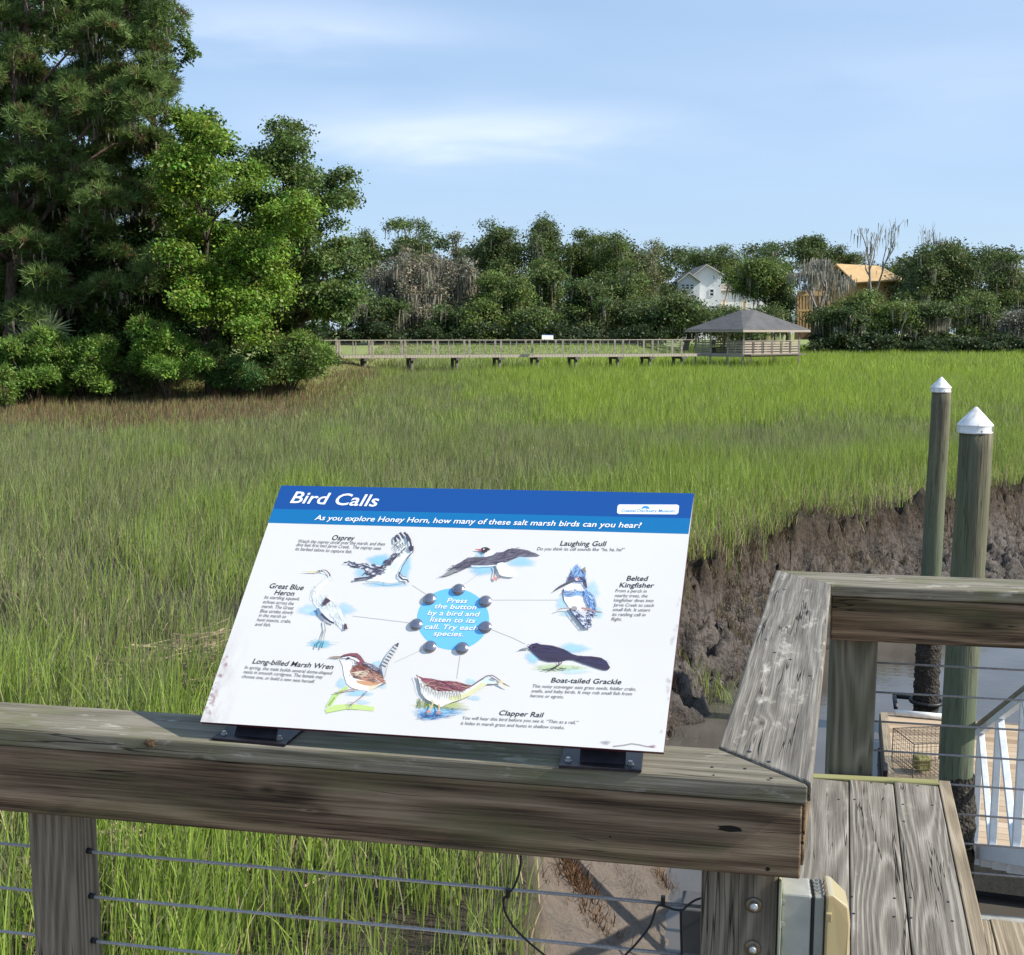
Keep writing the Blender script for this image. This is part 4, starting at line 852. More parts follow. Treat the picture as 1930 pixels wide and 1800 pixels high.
for p in ([(690, 425), (700, 470), (600, 525), (460, 545)], [(730, 415), (730, 450), (650, 515), (540, 560)], [(620, 520), (690, 545)], [(700, 520), (800, 535)]): a.line(p, 16, 9, (46, 34, 48))
a.done('grackle_picture')
# --- clapper rail
a = Art(8.773, 760, 1250)
a.wash(560, 790, 460, 120, (150, 208, 240), .95); a.wash(480, 880, 280, 70, (120, 180, 232), .9); a.wash(1180, 580, 130, 50, (190, 224, 246), .8); a.wash(1120, 310, 120, 70, (190, 232, 236), .7); a.wash(640, 690, 480, 75, (196, 206, 130), .95)
a.dabs([(210, 580), (420, 640), (420, 720), (215, 715)], 40, 90, -80, 9, [(110, 130, 50), (150, 160, 80), (70, 84, 40)], .8, .2); a.dabs([(600, 720), (1090, 760), (1000, 790), (600, 760)], 30, 80, 8, 8, [(90, 100, 60), (130, 140, 80)], .7); a.dabs([(220, 790), (1000, 800), (700, 920), (330, 930)], 50, 130, 4, 9, [(40, 84, 160), (90, 150, 220), (30, 60, 110), (160, 214, 246)], .8, .12)
un = [(230, 210), (330, 270), (600, 470), (980, 480), (1160, 380), (1290, 300), (1380, 240), (1480, 220), (1570, 280), (1640, 330), (1500, 350), (1400, 350), (1260, 440), (1120, 540), (960, 610), (800, 660), (640, 740), (520, 680), (380, 600), (300, 500), (265, 330)]
a.poly(un, (230, 228, 216)); a.poly([(760, 560), (1000, 520), (1180, 420), (1300, 330), (1390, 340), (1260, 440), (1100, 550), (900, 630), (780, 640)], (232, 228, 168), .8); a.poly([(1290, 300), (1400, 240), (1480, 240), (1560, 300), (1450, 340), (1360, 340)], (206, 222, 220))
bkp = [(225, 205), (330, 250), (480, 265), (640, 300), (760, 300), (900, 315), (1060, 365), (1160, 380), (1060, 430), (960, 480), (760, 465), (600, 475), (480, 430), (360, 340)]
a.poly(bkp, (140, 70, 80)); a.dabs(bkp, 70, 130, 12, 13, [(100, 40, 54), (196, 160, 130), (170, 110, 104), (70, 40, 50)], .9, .18)
for i, x in enumerate(range(300, 980, 58)): y = 330+min(150, (x-280)*.55); a.line([(x, y), (x+10, y+60), (x+18, y+100+20*(i % 3))], 22, 5, (104, 92, 98), .85)
a.line([(1150, 385), (1270, 300), (1390, 225), (1480, 215), (1560, 265), (1620, 310)], 22, 14, (92, 74, 92)); a.line([(1450, 265), (1510, 285), (1560, 295)], 24, 10, (110, 92, 112)); a.poly([(1560, 290), (1620, 305), (1770, 405), (1700, 390), (1600, 340)], (210, 190, 150)); a.line([(1660, 350), (1770, 406)], 22, 8, (96, 92, 104)); a.line([(225, 205), (262, 300), (285, 420), (340, 540)], 12, 4, (90, 76, 84))
for p, q in (([(480, 620), (500, 680), (470, 760), (430, 820)], (214, 160, 138)), ([(590, 690), (610, 740), (600, 830)], (214, 160, 138))): a.line(p, 26, 34, (200, 178, 140)); a.blob([(p[-1][0]-40, p[-1][1]), (p[-1][0], p[-1][1]-30), (p[-1][0]+35, p[-1][1]+5), (p[-1][0], p[-1][1]+20)], (206, 128, 112)); a.line([(p[-1][0]-60, p[-1][1]+60), (p[-1][0]+30, p[-1][1]+50)], 26, 12, (50, 46, 84))
a.line([(640, 740), (700, 700), (760, 670)], 5, 4, (120, 116, 110)); a.done('rail_bird_picture')
# --- marsh wren
a = Art(10.158, 590, 1190)
a.wash(540, 1000, 120, 120, (186, 222, 246), .9); a.wash(880, 1190, 300, 70, (170, 220, 246), .9); a.wash(1230, 620, 130, 70, (186, 224, 246), .85); a.wash(950, 1360, 160, 60, (200, 226, 246), .8); a.wash(1330, 1040, 120, 70, (206, 232, 246), .8)
a.poly([(240, 1470), (250, 1420), (380, 1210), (500, 1130), (640, 1050), (690, 1080), (560, 1170), (480, 1230), (360, 1420)], (178, 208, 112)); a.poly([(220, 1500), (420, 1410), (640, 1395), (860, 1400), (1180, 1450), (1160, 1530), (860, 1500), (640, 1490), (420, 1530), (260, 1570)], (190, 214, 116)); a.line([(250, 1570), (430, 1530), (640, 1492), (860, 1500)], 8, 8, (130, 160, 70)); a.line([(300, 1420), (420, 1260)], 40, 30, (140, 178, 84), .6); a.line([(280, 1480), (640, 1430)], 14, 14, (214, 230, 150), .8)
bdy = [(510, 540), (640, 480), (800, 500), (900, 560), (1010, 610), (1180, 690), (1300, 800), (1400, 1000), (1310, 1030), (1200, 1090), (1060, 1140), (900, 1130), (740, 1080), (640, 1000), (590, 820), (570, 680)]
a.poly(bdy, (244, 241, 232)); a.line([(510, 540), (570, 660), (590, 830), (640, 1000), (730, 1080), (880, 1130)], 6, 6, (120, 110, 110)); a.poly([(820, 940), (1100, 960), (1300, 990), (1200, 1050), (1000, 1040), (850, 990)], (216, 150, 96), .8); a.poly([(1060, 1050), (1280, 1020), (1200, 1090), (1060, 1130)], (236, 226, 190), .8)
wn_ = [(700, 780), (740, 700), (830, 650), (960, 620), (1090, 680), (1230, 760), (1330, 860), (1400, 1000), (1240, 1000), (1060, 960), (900, 930), (760, 870)]
a.poly(wn_, (176, 120, 96)); a.poly([(720, 740), (830, 650), (960, 640), (1050, 720), (900, 760), (760, 780)], (130, 60, 46)); a.poly([(740, 790), (900, 760), (1080, 770), (1000, 870), (830, 860)], (226, 204, 170), .9); a.dabs(wn_, 66, 110, 20, 14, [(70, 44, 50), (230, 200, 180), (130, 76, 66), (60, 36, 40), (196, 150, 120)], .9, .35)
a.poly([(930, 600), (1010, 600), (1160, 650), (1280, 730), (1340, 850), (1260, 800), (1120, 720), (1000, 660)], (58, 50, 66)); a.dabs([(930, 600), (1160, 650), (1300, 780), (1120, 720)], 16, 70, 30, 9, [(220, 216, 226), (180, 176, 190)])
a.poly([(510, 500), (600, 450), (720, 425), (850, 425), (920, 480), (1000, 600), (900, 640), (860, 640), (820, 600), (890, 560), (830, 490), (680, 480), (580, 495)], (118, 58, 66)); a.line([(520, 500), (680, 470), (830, 495)], 16, 16, (66, 34, 40)); a.line([(560, 520), (700, 495), (830, 540), (890, 590)], 20, 30, (236, 232, 236)); a.blob([(650, 515), (690, 500), (712, 525), (680, 545), (655, 540)], (36, 34, 48)); a.line([(560, 525), (640, 520)], 8, 6, (130, 120, 120)); a.line([(720, 530), (790, 560), (800, 620)], 10, 16, (150, 116, 90)); a.poly([(305, 508), (400, 485), (520, 485), (530, 515), (470, 520)], (170, 150, 120)); a.line([(305, 509), (420, 500), (520, 495)], 10, 14, (70, 50, 54))
tail = [(1310, 650), (1400, 480), (1510, 340), (1620, 220), (1655, 265), (1580, 420), (1480, 560), (1420, 680), (1400, 900), (1350, 860), (1330, 760)]; a.poly(tail, (196, 198, 196))
for i in range(8): f = i/7; x, y = 1350+(1600-1350)*f, 670+(280-670)*f; a.line([(x-40+f*14, y-22), (x+50-f*14, y+22)], 34-10*f, 30-10*f, (84, 84, 92))
a.line([(1640, 235), (1600, 300)], 40, 40, (60, 60, 72)); a.line([(1300, 830), (1370, 900), (1440, 640)], 6, 5, (120, 116, 120)); a.line([(1400, 1000), (1310, 1030), (1230, 1080)], 20, 6, (90, 84, 96))
for p in ([(860, 1120), (700, 1130), (520, 1170), (430, 1190)], [(1030, 1160), (980, 1230), (880, 1310), (800, 1370)]): a.line(p, 22, 16, (150, 118, 112))
for p in ([(800, 1370), (700, 1370), (660, 1400)], [(780, 1380), (700, 1410), (690, 1470)], [(790, 1380), (740, 1430), (740, 1490)], [(500, 1170), (530, 1220)], [(480, 1180), (400, 1180)]): a.line(p, 16, 8, (160, 152, 150))
a.done('wren_picture')
# --- great blue heron
a = Art(10, 540, 1060)
a.wash(420, 900, 240, 130, (194, 226, 246), .9); a.wash(1100, 880, 240, 130, (190, 224, 246), .85); a.wash(640, 1540, 260, 90, (150, 216, 236), .95); a.wash(540, 960, 120, 60, (160, 212, 246), .8); a.wash(1040, 980, 120, 170, (196, 230, 246), .6)
nk = [(575, 190), (640, 150), (740, 150), (810, 200), (830, 270), (780, 380), (690, 460), (610, 560), (600, 640), (820, 630), (920, 760), (1030, 900), (1100, 1100), (1150, 1270), (1060, 1300), (960, 1180), (800, 1100), (680, 960), (560, 850), (500, 760), (480, 640), (510, 520), (590, 430), (720, 330), (760, 250), (690, 215), (600, 205)]
a.poly(nk, (226, 229, 226)); a.dabs([(600, 640), (820, 630), (1030, 900), (1150, 1270), (960, 1180), (680, 900)], 80, 130, 62, 9, [(190, 196, 194), (250, 250, 248), (160, 168, 168), (206, 212, 204)], .9, .25); a.dabs([(500, 520), (600, 440), (610, 600), (700, 820), (560, 840), (490, 700)], 34, 90, 70, 6, [(180, 184, 182), (150, 152, 150), (250, 250, 250)], .8)
a.line([(485, 700), (490, 610), (520, 520), (600, 430), (720, 330)], 5, 4, (168, 170, 170)); a.poly([(310, 185), (440, 178), (580, 175), (590, 200), (440, 195)], (226, 214, 150)); a.line([(310, 186), (580, 188)], 4, 5, (150, 146, 110)); a.line([(580, 185), (620, 165), (680, 175), (690, 190)], 14, 14, (90, 88, 90)); a.line([(660, 155), (750, 160), (810, 220), (830, 275)], 12, 26, (92, 56, 66)); a.line([(835, 280), (880, 350)], 6, 3, (170, 160, 165)); a.blob([(612, 172), (632, 170), (632, 188), (614, 188)], (40, 36, 40))
a.blob([(725, 700), (770, 685), (835, 735), (790, 770), (720, 825), (680, 785), (715, 745)], (58, 36, 54)); a.line([(590, 880), (640, 980), (720, 1070), (820, 1130)], 60, 14, (88, 120, 150)); a.line([(660, 980), (740, 1060), (830, 1130), (900, 1155)], 46, 34, (44, 44, 74)); a.poly([(1095, 1160), (1135, 1170), (1160, 1265), (1090, 1280)], (66, 40, 50)); a.line([(600, 640), (720, 640), (820, 635)], 5, 5, (180, 184, 170))
for p in ([(720, 1110), (735, 1260), (690, 1380), (650, 1500)], [(715, 1130), (745, 1290), (715, 1400), (710, 1500)]): a.line(p, 26, 14, (178, 178, 174)); a.line(p, 6, 4, (120, 122, 124))
for p in ([(650, 1500), (590, 1530), (565, 1620)], [(710, 1500), (690, 1540), (665, 1630)]): a.line(p, 24, 30, (50, 110, 130))
a.line([(450, 1480), (640, 1500), (860, 1515), (1000, 1525)], 7, 5, (110, 170, 190)); a.line([(520, 1450), (600, 1480), (560, 1560)], 6, 4, (90, 140, 160)); a.done('heron_picture')

# --- lettering
def text_mesh(s, bold, shear):
    cu = bpy.data.curves.new('lettering', 'FONT'); cu.body = s; cu.shear = shear; cu.offset = bold; cu.resolution_u = 3; cu.size = 1
    o = bpy.data.objects.new('lettering', cu); COL.objects.link(o); return o
LT = []    # text, start px, end px, cap height px, colour, bold, group
W_ = (246, 248, 252); K_ = (46, 42, 44); G_ = (92, 88, 88)
LT.append(("Bird Calls", (546.3, 947.7), (711.8, 954.9), 20.5, W_, .012, 0))
LT.append(("As you explore Honey Horn, how many of these salt marsh birds can you hear?", (592.5, 980.3), (1209.4, 995.4), 9.0, W_, .012, 1))
for s, p, q in (("Osprey", (625.7, 1017.8), (668.2, 1018.8)), ("Great Blue", (507.9, 1108.5), (571.7, 1112.3)), ("Heron", (516.8, 1121), (554.1, 1123.3)), ("Long-billed Marsh Wren", (475.5, 1250.4), (628, 1261.6)), ("Clapper Rail", (941, 1347.8), (1025, 1352.3)), ("Boat-tailed Grackle", (1038.5, 1286.3), (1171.3, 1289.9)), ("Belted", (1180.9, 1094.4), (1222.3, 1095)), ("Kingfisher", (1167.4, 1107), (1233.4, 1107.9)), ("Laughing Gull", (1055.6, 1028.4), (1143.4, 1029.6))): LT.append((s, p, q, 9.0, K_, .008, {'Osp': 10, 'Gre': 11, 'Her': 11, 'Lon': 12, 'Cla': 13, 'Boa': 14, 'Bel': 15, 'Kin': 15, 'Lau': 16}[s[:3]]))
for s, p, q in (("Watch the osprey circle over the marsh, and then", (562.2, 1022.8), (725.4, 1028.5)), ("dive feet first into Jarvis Creek.  The osprey uses", (558.7, 1029.4), (718.2, 1036.6)), ("its barbed talons to capture fish.", (556.4, 1037.2), (663.3, 1043)),
    ("Its startling squawk", (498, 1128.2), (564.5, 1131.9)), ("echoes across the", (495.8, 1136.9), (553.5, 1140.6)), ("marsh. The Great", (492.9, 1145.5), (553.5, 1149)), ("Blue strides slowly", (490, 1154.2), (553, 1157.6)), ("in the marsh to", (487.7, 1162.3), (539, 1165.2)), ("hunt insects, crabs,", (484.2, 1170.7), (548.3, 1174)), ("and fish.", (480.7, 1179.3), (510.2, 1181)),
    ("In spring, the male builds several dome-shaped", (461.1, 1260.5), (626.3, 1271.8)), ("nests in smooth cordgrass. The female may", (458.8, 1268.9), (609, 1279.2)), ("choose one, or build a new nest herself.", (455.9, 1277.5), (592.8, 1287.6)),
    ("You will hear this bird before you see it. “Thin as a rail,”", (872, 1355.9), (1090.3, 1365)), ("it hides in marsh grass and hunts in shallow creeks.", (868.4, 1365.8), (1064, 1374.4)),
    ("This noisy scavenger eats grass seeds, fiddler crabs,", (1004, 1295.9), (1198.9, 1301.9)), ("snails, and baby birds. It may rob small fish from", (1001.6, 1304.9), (1191.4, 1310.8)), ("herons or egrets.", (999.5, 1314), (1062.5, 1316.4)),
    ("From a perch in", (1160, 1116.2), (1219, 1117.2)), ("nearby trees, the", (1159, 1125.2), (1220.8, 1126.2)), ("kingfisher dives into", (1157, 1134), (1232, 1135)), ("Jarvis Creek to catch", (1156, 1143), (1232.8, 1144)), ("small fish. It utters", (1154.8, 1151.8), (1225.9, 1152.8)), ("its rattling call in", (1153.9, 1160.8), (1216.9, 1161.8)), ("flight.", (1152.4, 1169.6), (1172, 1170)),
    ("Do you think its call sounds like “ha, ha, ha?”", (1012.4, 1037.2), (1178, 1039))): LT.append((s, p, q, 6.0, (112, 106, 106), 0.0, 10 if p[1] < 1045 and p[0] < 700 else 16 if p[1] < 1045 else 15 if p[0] > 1100 and p[1] < 1180 else 11 if p[0] < 520 and p[1] < 1200 else 12 if p[0] < 500 else 13 if p[1] > 1350 else 14))
for s, p, q in (("Press", (841.7, 1136), (880.6, 1137)), ("the button", (818.9, 1146.8), (897.7, 1149.2)), ("by a bird and", (805.4, 1159.3), (904.4, 1162.3)), ("listen to its", (809.6, 1171.7), (895.6, 1174.5)), ("call. Try each", (800.3, 1185.2), (900.3, 1188.2)), ("species.", (816.3, 1198.1), (872.8, 1199.9))): LT.append((s, p, q, 8.4, W_, .012, 4))
LT.append(("Coastal Discovery Museum", (1171.3, 965.2), (1271.5, 966), 5.6, (40, 140, 210), .008, 5))
objs = [text_mesh(l[0], l[5], .22) for l in LT]+[text_mesh('H', 0, 0)]
bpy.context.view_layer.update(); dg = bpy.context.evaluated_depsgraph_get()
mes = [bpy.data.meshes.new_from_object(o.evaluated_get(dg)) for o in objs]
for o in objs: c = o.data; bpy.data.objects.remove(o); bpy.data.curves.remove(c)
def mv(m): v = np.empty(len(m.vertices)*3, 'f'); m.vertices.foreach_get('co', v); return v.reshape(-1, 3)
CAPH = mv(mes[-1])[:, 1].max(); groups = {}
for l, me in zip(LT, mes):
    s, p, q, ch, col, bold, g = l; v = mv(me); d0, d1 = D(*p), D(*q); ex = (d1-d0); L = ex.length; ex.normalize(); ey = Vector((-ex.y, ex.x, 0))
    x0, x1 = v[:, 0].min(), v[:, 0].max(); cm = (D(p[0], p[1]-ch)-d0).length; sx, sy = L/(x1-x0), cm/CAPH
    for sh, dz, cc in (((1, .00062, col),) if g not in (0, 1, 4) else ((0, .00055, (10, 60, 130) if g < 4 else (70, 140, 190)), (1, .00070, col))):
        ox = 0 if sh else .0009; mb = groups.setdefault(g, MB())
        pts = [d0+ex*((a_[0]-x0)*sx+ox)+ey*(a_[1]*sy-ox)+Vector((0, 0, dz)) for a_ in v]; mb.add(pts, [tuple(pg.vertices) for pg in me.polygons], 0, (*lin(cc), 1))
M_INK = colmat('ink', .4)
for g, mb in groups.items(): mb.build('caption_lettering' if g >= 10 else ['title_lettering', 'question_lettering', '', '', 'button_lettering', 'logo_lettering'][g], M_INK, sign, M=SN, col=True)
# --- push buttons
M_BTN = plain('dark_chrome', (.30, .30, .35), .26, .85, .15, 60)
for (u, v) in ((864.5, 1110), (810.1, 1127.7), (914.8, 1132.3), (784.7, 1175.9), (914.8, 1181), (810.6, 1217.8), (871.2, 1220.4)):
    c = D(u, v+1.5); mb = MB(); mb.lathe((c.x, c.y, 0), [(.0132, .0002), (.0132, .0014), (.0122, .0024), (.0118, .0030), (.0104, .0050), (.0076, .0066), (.004, .0074), (0, .0076)], 28); mb.build('push_button', M_BTN, sign, True, M=SN)
# --- brackets bolted to the cap
def bracket(u0, u1, v0, v1, back=.105):
    a0, a1 = P(u0, v0, CAP_Z), P(u1, v1, CAP_Z); w = (a1-a0).length; d = (a1-a0).normalized(); M = frame(d, (0, 0, 1), a0)
    mb = MB(); mb.box((w/2, back/2, .003), (w, back, .006)); m0 = mb.build('mounting_bracket', M_DARKMETAL, sign, M=M, bevel=.001)
    mb = MB(); sl = [(.2*w, .018, .006), (.8*w, .018, .006), (.8*w, .036, .006), (.2*w, .036, .006)]
    x0, x1 = .24*w, .80*w; t0 = .022; y1, z1 = t0+.07, .006+.085
    mb.add([(x0, t0, .006), (x1, t0, .006), (x1, t0+.006, .006), (x0, t0+.006, .006), (x0, y1, z1), (x1, y1, z1), (x1, y1+.006, z1), (x0, y1+.006, z1)], [(0, 1, 5, 4), (2, 3, 7, 6), (1, 2, 6, 5), (3, 0, 4, 7), (4, 5, 6, 7), (3, 2, 1, 0)]); mb.build('support_arm', M_DARKMETAL, m0, M=M)
    for x in (.10*w, .86*w): mb = MB(); mb.lathe((x, .022, .006), [(.0065, 0), (.0065, .002), (.0045, .0025), (.0045, .007), (0, .0072)], 6); mb.build('bolt', M_STEEL, m0, M=M)
bracket(399, 537, 1396, 1408); bracket(1053, 1209, 1448, 1457)
# ================================================================ TREES
M_LEAF = leafmat('tree_leaf', .28, .5); M_NEEDLE = leafmat('pine_needle', .38, .5); M_MOSS = leafmat('spanish_moss', .25, .9)
def bark(name, a, b):
    t = NT(name); co = t.new('TexCoord').outputs['Object']; n = t.noise(t.map(co, (6, 6, 1.5)), 1.6, 6, .7)
    t.pbsdf(t.ramp(n, [(.3, a), (.7, b)]), .9, 0, t.bump(n, .8, .05), .1); return t.m
M_BARK = bark('oak_bark', (.035, .028, .022), (.13, .11, .09)); M_PBARK = bark('pine_bark', (.07, .045, .035), (.26, .185, .15)); M_DEAD = bark('dead_wood', (.16, .145, .125), (.36, .33, .29))
def inpoly(px, py, poly):
    ins = np.zeros(px.shape, bool); n = len(poly)
    for i in range(n):
        (x0, y0), (x1, y1) = poly[i], poly[i-1]
        c = ((y0 > py) != (y1 > py)) & (px < (x1-x0)*(py-y0)/((y1-y0) or 1e-9)+x0); ins ^= c
    return ins
def px2w(px, py, Y):
    x, y = (px-965)/FPX, (py-900)/FPX; f = cP-y*sP; t = Y/f
    return np.stack([x*t, Y, EYE-(sP+y*cP)*t], -1)
def lobes_poly(poly, Y, depth, n, r0, r1, flat=.75):
    """foliage masses filling a measured outline; returns (n,4): centre and radius in metres"""
    xs, ys = np.array(poly).T; out = []
    while len(out) < n:
        px, py = RNG.uniform(xs.min(), xs.max()), RNG.uniform(ys.min(), ys.max())
        if not inpoly(np.array([px]), np.array([py]), poly)[0]: continue
        yy = Y+RNG.uniform(-1, 1)*depth; out.append([*px2w(px, py, yy), RNG.uniform(r0, r1)*yy/FPX])
    return np.array(out)
def unit(n):
    v = RNG.normal(size=(n, 3)); return v/np.linalg.norm(v, axis=1, keepdims=True)
def leaf_cloud(lobes, nclump, per, crad, size, base, var=.3, flat=.75, hue=.12, shell=(.55, 1.05)):
    w = lobes[:, 3]**2; li = RNG.choice(len(lobes), nclump, p=w/w.sum()); dr = unit(nclump); dr[:, 2] = np.where(dr[:, 2] < -.4, -dr[:, 2], dr[:, 2])
    rr = lobes[li, 3]*RNG.uniform(*shell, nclump); cp = lobes[li, :3]+dr*rr[:, None]*np.array([1, 1, flat])
    cc = np.array(base)*RNG.uniform(1-var, 1+var, (nclump, 1))*(1+RNG.normal(0, hue, (nclump, 3))*np.array([1, .4, 1])) 
    n = nclump*per; ci = np.repeat(np.arange(nclump), per)
    p = cp[ci]+RNG.normal(size=(n, 3))*crad*np.array([1, 1, .6]); nm = dr[ci]*.55+RNG.normal(size=(n, 3))*.6+np.array([.12, 0, .45]); nm /= np.linalg.norm(nm, axis=1, keepdims=True)
    t1 = np.cross(nm, unit(n)); t1 /= np.linalg.norm(t1, axis=1, keepdims=True)+1e-9; t2 = np.cross(nm, t1); s = size*RNG.uniform(.6, 1.35, (n, 1))
    V = np.stack([p-t1*s*.5, p+t2*s*.28, p+t1*s*.5, p-t2*s*.28], 1).reshape(-1, 3)
    C = np.repeat(np.clip(cc[ci]*RNG.uniform(.8, 1.2, (n, 1)), .004, 1), 4, 0)
    return V, C
def crown(name, parent, parts, mat=None):
    V = np.concatenate([v for v, c in parts]); C = np.concatenate([c for v, c in parts]); F = np.arange(len(V)).reshape(-1, 4)
    return np_mesh(name, V, [F], mat or M_LEAF, parent, col=C)
def needle_cloud(lobes, nt, per, L, wd, base, var=.3, flat=.6):
    w = lobes[:, 3]**2; li = RNG.choice(len(lobes), nt, p=w/w.sum()); dr = unit(nt); dr[:, 2] = np.where(dr[:, 2] < -.3, -dr[:, 2], dr[:, 2])
    cp = lobes[li, :3]+dr*(lobes[li, 3]*RNG.uniform(.5, 1.05, nt))[:, None]*np.array([1, 1, flat]); ax = dr+np.array([0, 0, .5]); ax /= np.linalg.norm(ax, axis=1, keepdims=True)
    cc = np.array(base)*RNG.uniform(1-var, 1+var, (nt, 1)); k = RNG.random((nt, 1)) < .10; cc = np.where(k, np.array([.15, .095, .05])*RNG.uniform(.6, 1.2, (nt, 1)), cc)
    n = nt*per; ci = np.repeat(np.arange(nt), per); d = ax[ci]*.75+unit(n)*.85; d /= np.linalg.norm(d, axis=1, keepdims=True); p = cp[ci]; s = np.cross(d, unit(n)); s /= np.linalg.norm(s, axis=1, keepdims=True)
    l = L*RNG.uniform(.6, 1.2, (n, 1)); V = np.stack([p-s*wd*.5, p+s*wd*.5, p+d*l+s*wd*.3, p+d*l-s*wd*.3], 1).reshape(-1, 3)
    return V, np.repeat(np.clip(cc[ci]*RNG.uniform(.8, 1.2, (n, 1)), .004, 1), 4, 0)
def moss_cloud(lobes, n, L0, L1, wd, base=(.165, .165, .13)):
    w = lobes[:, 3]**2; li = RNG.choice(len(lobes), n, p=w/w.sum()); dr = unit(n); dr[:, 2] = -np.abs(dr[:, 2])*.6; p = lobes[li, :3]+dr*(lobes[li, 3]*RNG.uniform(.5, 1.1, n))[:, None]
    a = RNG.uniform(0, 6.28, n); s = np.stack([np.cos(a), np.sin(a), 0*a], 1)*(wd*RNG.uniform(.4, 1.4, n))[:, None]; l = RNG.uniform(L0, L1, n); dn = np.stack([RNG.normal(0, .08, n)*l, RNG.normal(0, .08, n)*l, -l], 1)
    V = np.stack([p-s*.5, p+s*.5, p+dn+s*.12, p+dn-s*.12], 1).reshape(-1, 3); return V, np.repeat(np.array(base)*RNG.uniform(.55, 1.35, (n, 1)), 4, 0)
def limb_tree(name, parent, base, tips, r0, mat, bend=.25, n=8, trunk_to=None):
    """trunk plus limbs: each limb leaves the trunk at a height and tapers out to its tip"""
    mb = MB(); base = Vector(base); top = Vector(trunk_to) if trunk_to is not None else max((Vector(t) for t in tips), key=lambda v: v.z)
    path = []; 
    for i in range(9):
        f = i/8; p = base.lerp(top, f); s = math.sin(f*math.pi)*bend; path.append(p+Vector((s*math.sin(3*f+base.x), s*math.cos(2*f+base.y)*.6, 0)))
    mb.tube(path, [r0*(1.25 if i == 0 else 1)*(1-.85*i/8) for i in range(9)], n)
    for t in tips:
        t = Vector(t); h = max(.25, min(.85, (t.z-base.z)/(max(.1, top.z-base.z))-RNG.uniform(.10, .28))); k = h*8; i = int(k); a = path[i].lerp(path[min(8, i+1)], k-i)
        m = a.lerp(t, .5)+Vector((RNG.uniform(-.4, .4), RNG.uniform(-.4, .4), RNG.uniform(.0, .5)))*(t-a).length*.18; rr = r0*(1-.85*h)*.6
        m1 = a.lerp(m, .5); m2 = m.lerp(t, .5)+Vector((0, 0, .05))*(t-a).length; mb.tube([a, m1, m, m2, t], [rr, rr*.8, rr*.6, rr*.4, rr*.15], 6)
    return mb.build(name, mat, parent, True)
def gz(x, y): return float(ground_z(np.array([float(x)]), np.array([float(y)]), False)[0])
def root_at(px, Y, label, cat, name, group=None):
    x = (px-965)/FPX*Y*1.005; return empty(name, (x, Y, gz(x, Y)-.1), label, cat, group)

# ---- near-left woods
G1 = 'trees at the left edge of the marsh'
polyP = [(-140, -300), (300, -260), (335, -60), (308, 30), (296, 95), (325, 160), (345, 215), (310, 262), (318, 330), (340, 390), (350, 455), (330, 520), (260, 560), (110, 600), (-140, 620)]
e = root_at(22, 58, 'tall pine with long needles and grey moss, its top beyond the picture', 'pine tree', 'pine_tree', G1)
lb = lobes_poly(polyP, 58, 4.2, 235, 24, 54); k = lb[:, 2] > px2w(0, 60, 58)[2]; lb = np.concatenate([lb[~k], lb[k][RNG.random(k.sum()) < .8]])
V, C = needle_cloud(lb, 20000, 16, .40, .034, (.135, .205, .058), .38); crown('crown', e, [(V, C)], M_NEEDLE)
crown('spanish_moss', e, [moss_cloud(lb, 2600, .15, .6, .10, (.20, .17, .135))], M_MOSS)
b = e.location; ptop = Vector(px2w(40, -260, 58)); tips = [Vector(q[:3]) for q in lb[RNG.choice(len(lb), 14, replace=False)]]
limb_tree('trunk', e, b, tips, .34, M_PBARK, .35, 10, ptop)
limb_tree('forked_limb', e, Vector(px2w(30, 110, 57)), [Vector(px2w(95, 20, 56.5)), Vector(px2w(200, -20, 57))], .22, M_PBARK, .3, 8, Vector(px2w(62, -60, 57)))
e = root_at(190, 62, 'second pine standing just behind the tall mossy pine', 'pine tree', 'pine_tree', G1)
lb = lobes_poly([(60, -120), (300, -120), (320, 60), (300, 260), (330, 420), (330, 520), (180, 560), (60, 500)], 63, 3, 60, 26, 50)
crown('crown', e, [needle_cloud(lb, 6800, 16, .42, .036, (.115, .185, .054), .35)], M_NEEDLE); limb_tree('trunk', e, e.location, [Vector(q[:3]) for q in lb[:12]], .28, M_PBARK, .3, 10, Vector(px2w(190, -120, 63)))
e = root_at(285, 61, 'broadleaf tree top with a loose sprig reaching into the sky right of the pine', 'tree', 'oak_tree', G1)
lb = lobes_poly([(225, -130), (300, -90), (332, 0), (325, 60), (300, 110), (240, 90)], 60, 2, 22, 14, 26); lb = np.concatenate([lb, [[*px2w(x, y, 60), r/36] for x, y, r in ((346, 78, 11), (356, 92, 12), (366, 104, 9), (350, 112, 9), (334, 118, 9), (322, 96, 10), (312, 124, 9), (340, 66, 7), (328, 128, 8), (300, 55, 14))]])
crown('crown', e, [leaf_cloud(lb, 900, 16, .16, .18, (.085, .155, .032), .35)]); limb_tree('trunk', e, e.location, [Vector(q[:3]) for q in lb[:20]]+[Vector(px2w(352, 100, 60))], .22, M_BARK, .3, 8, Vector(px2w(280, -60, 60)))
polyC = [(285, 350), (308, 270), (345, 228), (385, 222), (415, 255), (405, 300), (440, 320), (490, 325), (555, 355), (580, 395), (572, 440), (545, 470), (552, 530), (515, 590), (480, 650), (420, 660), (375, 610), (345, 560), (320, 500), (340, 420), (300, 400)]
e = root_at(400, 56, 'bright yellow-green leafy tree catching the sun beside the pine', 'tree', 'leafy_tree', G1)
lb = lobes_poly(polyC, 56, 3.6, 105, 9, 30); crown('crown', e, [leaf_cloud(lb, 3700, 19, .30, .175, (.148, .242, .030), .5, .7, .16)])
limb_tree('trunk', e, e.location, [Vector(q[:3]) for q in lb[:26]], .2, M_BARK, .4, 8, Vector(px2w(390, 300, 56)))
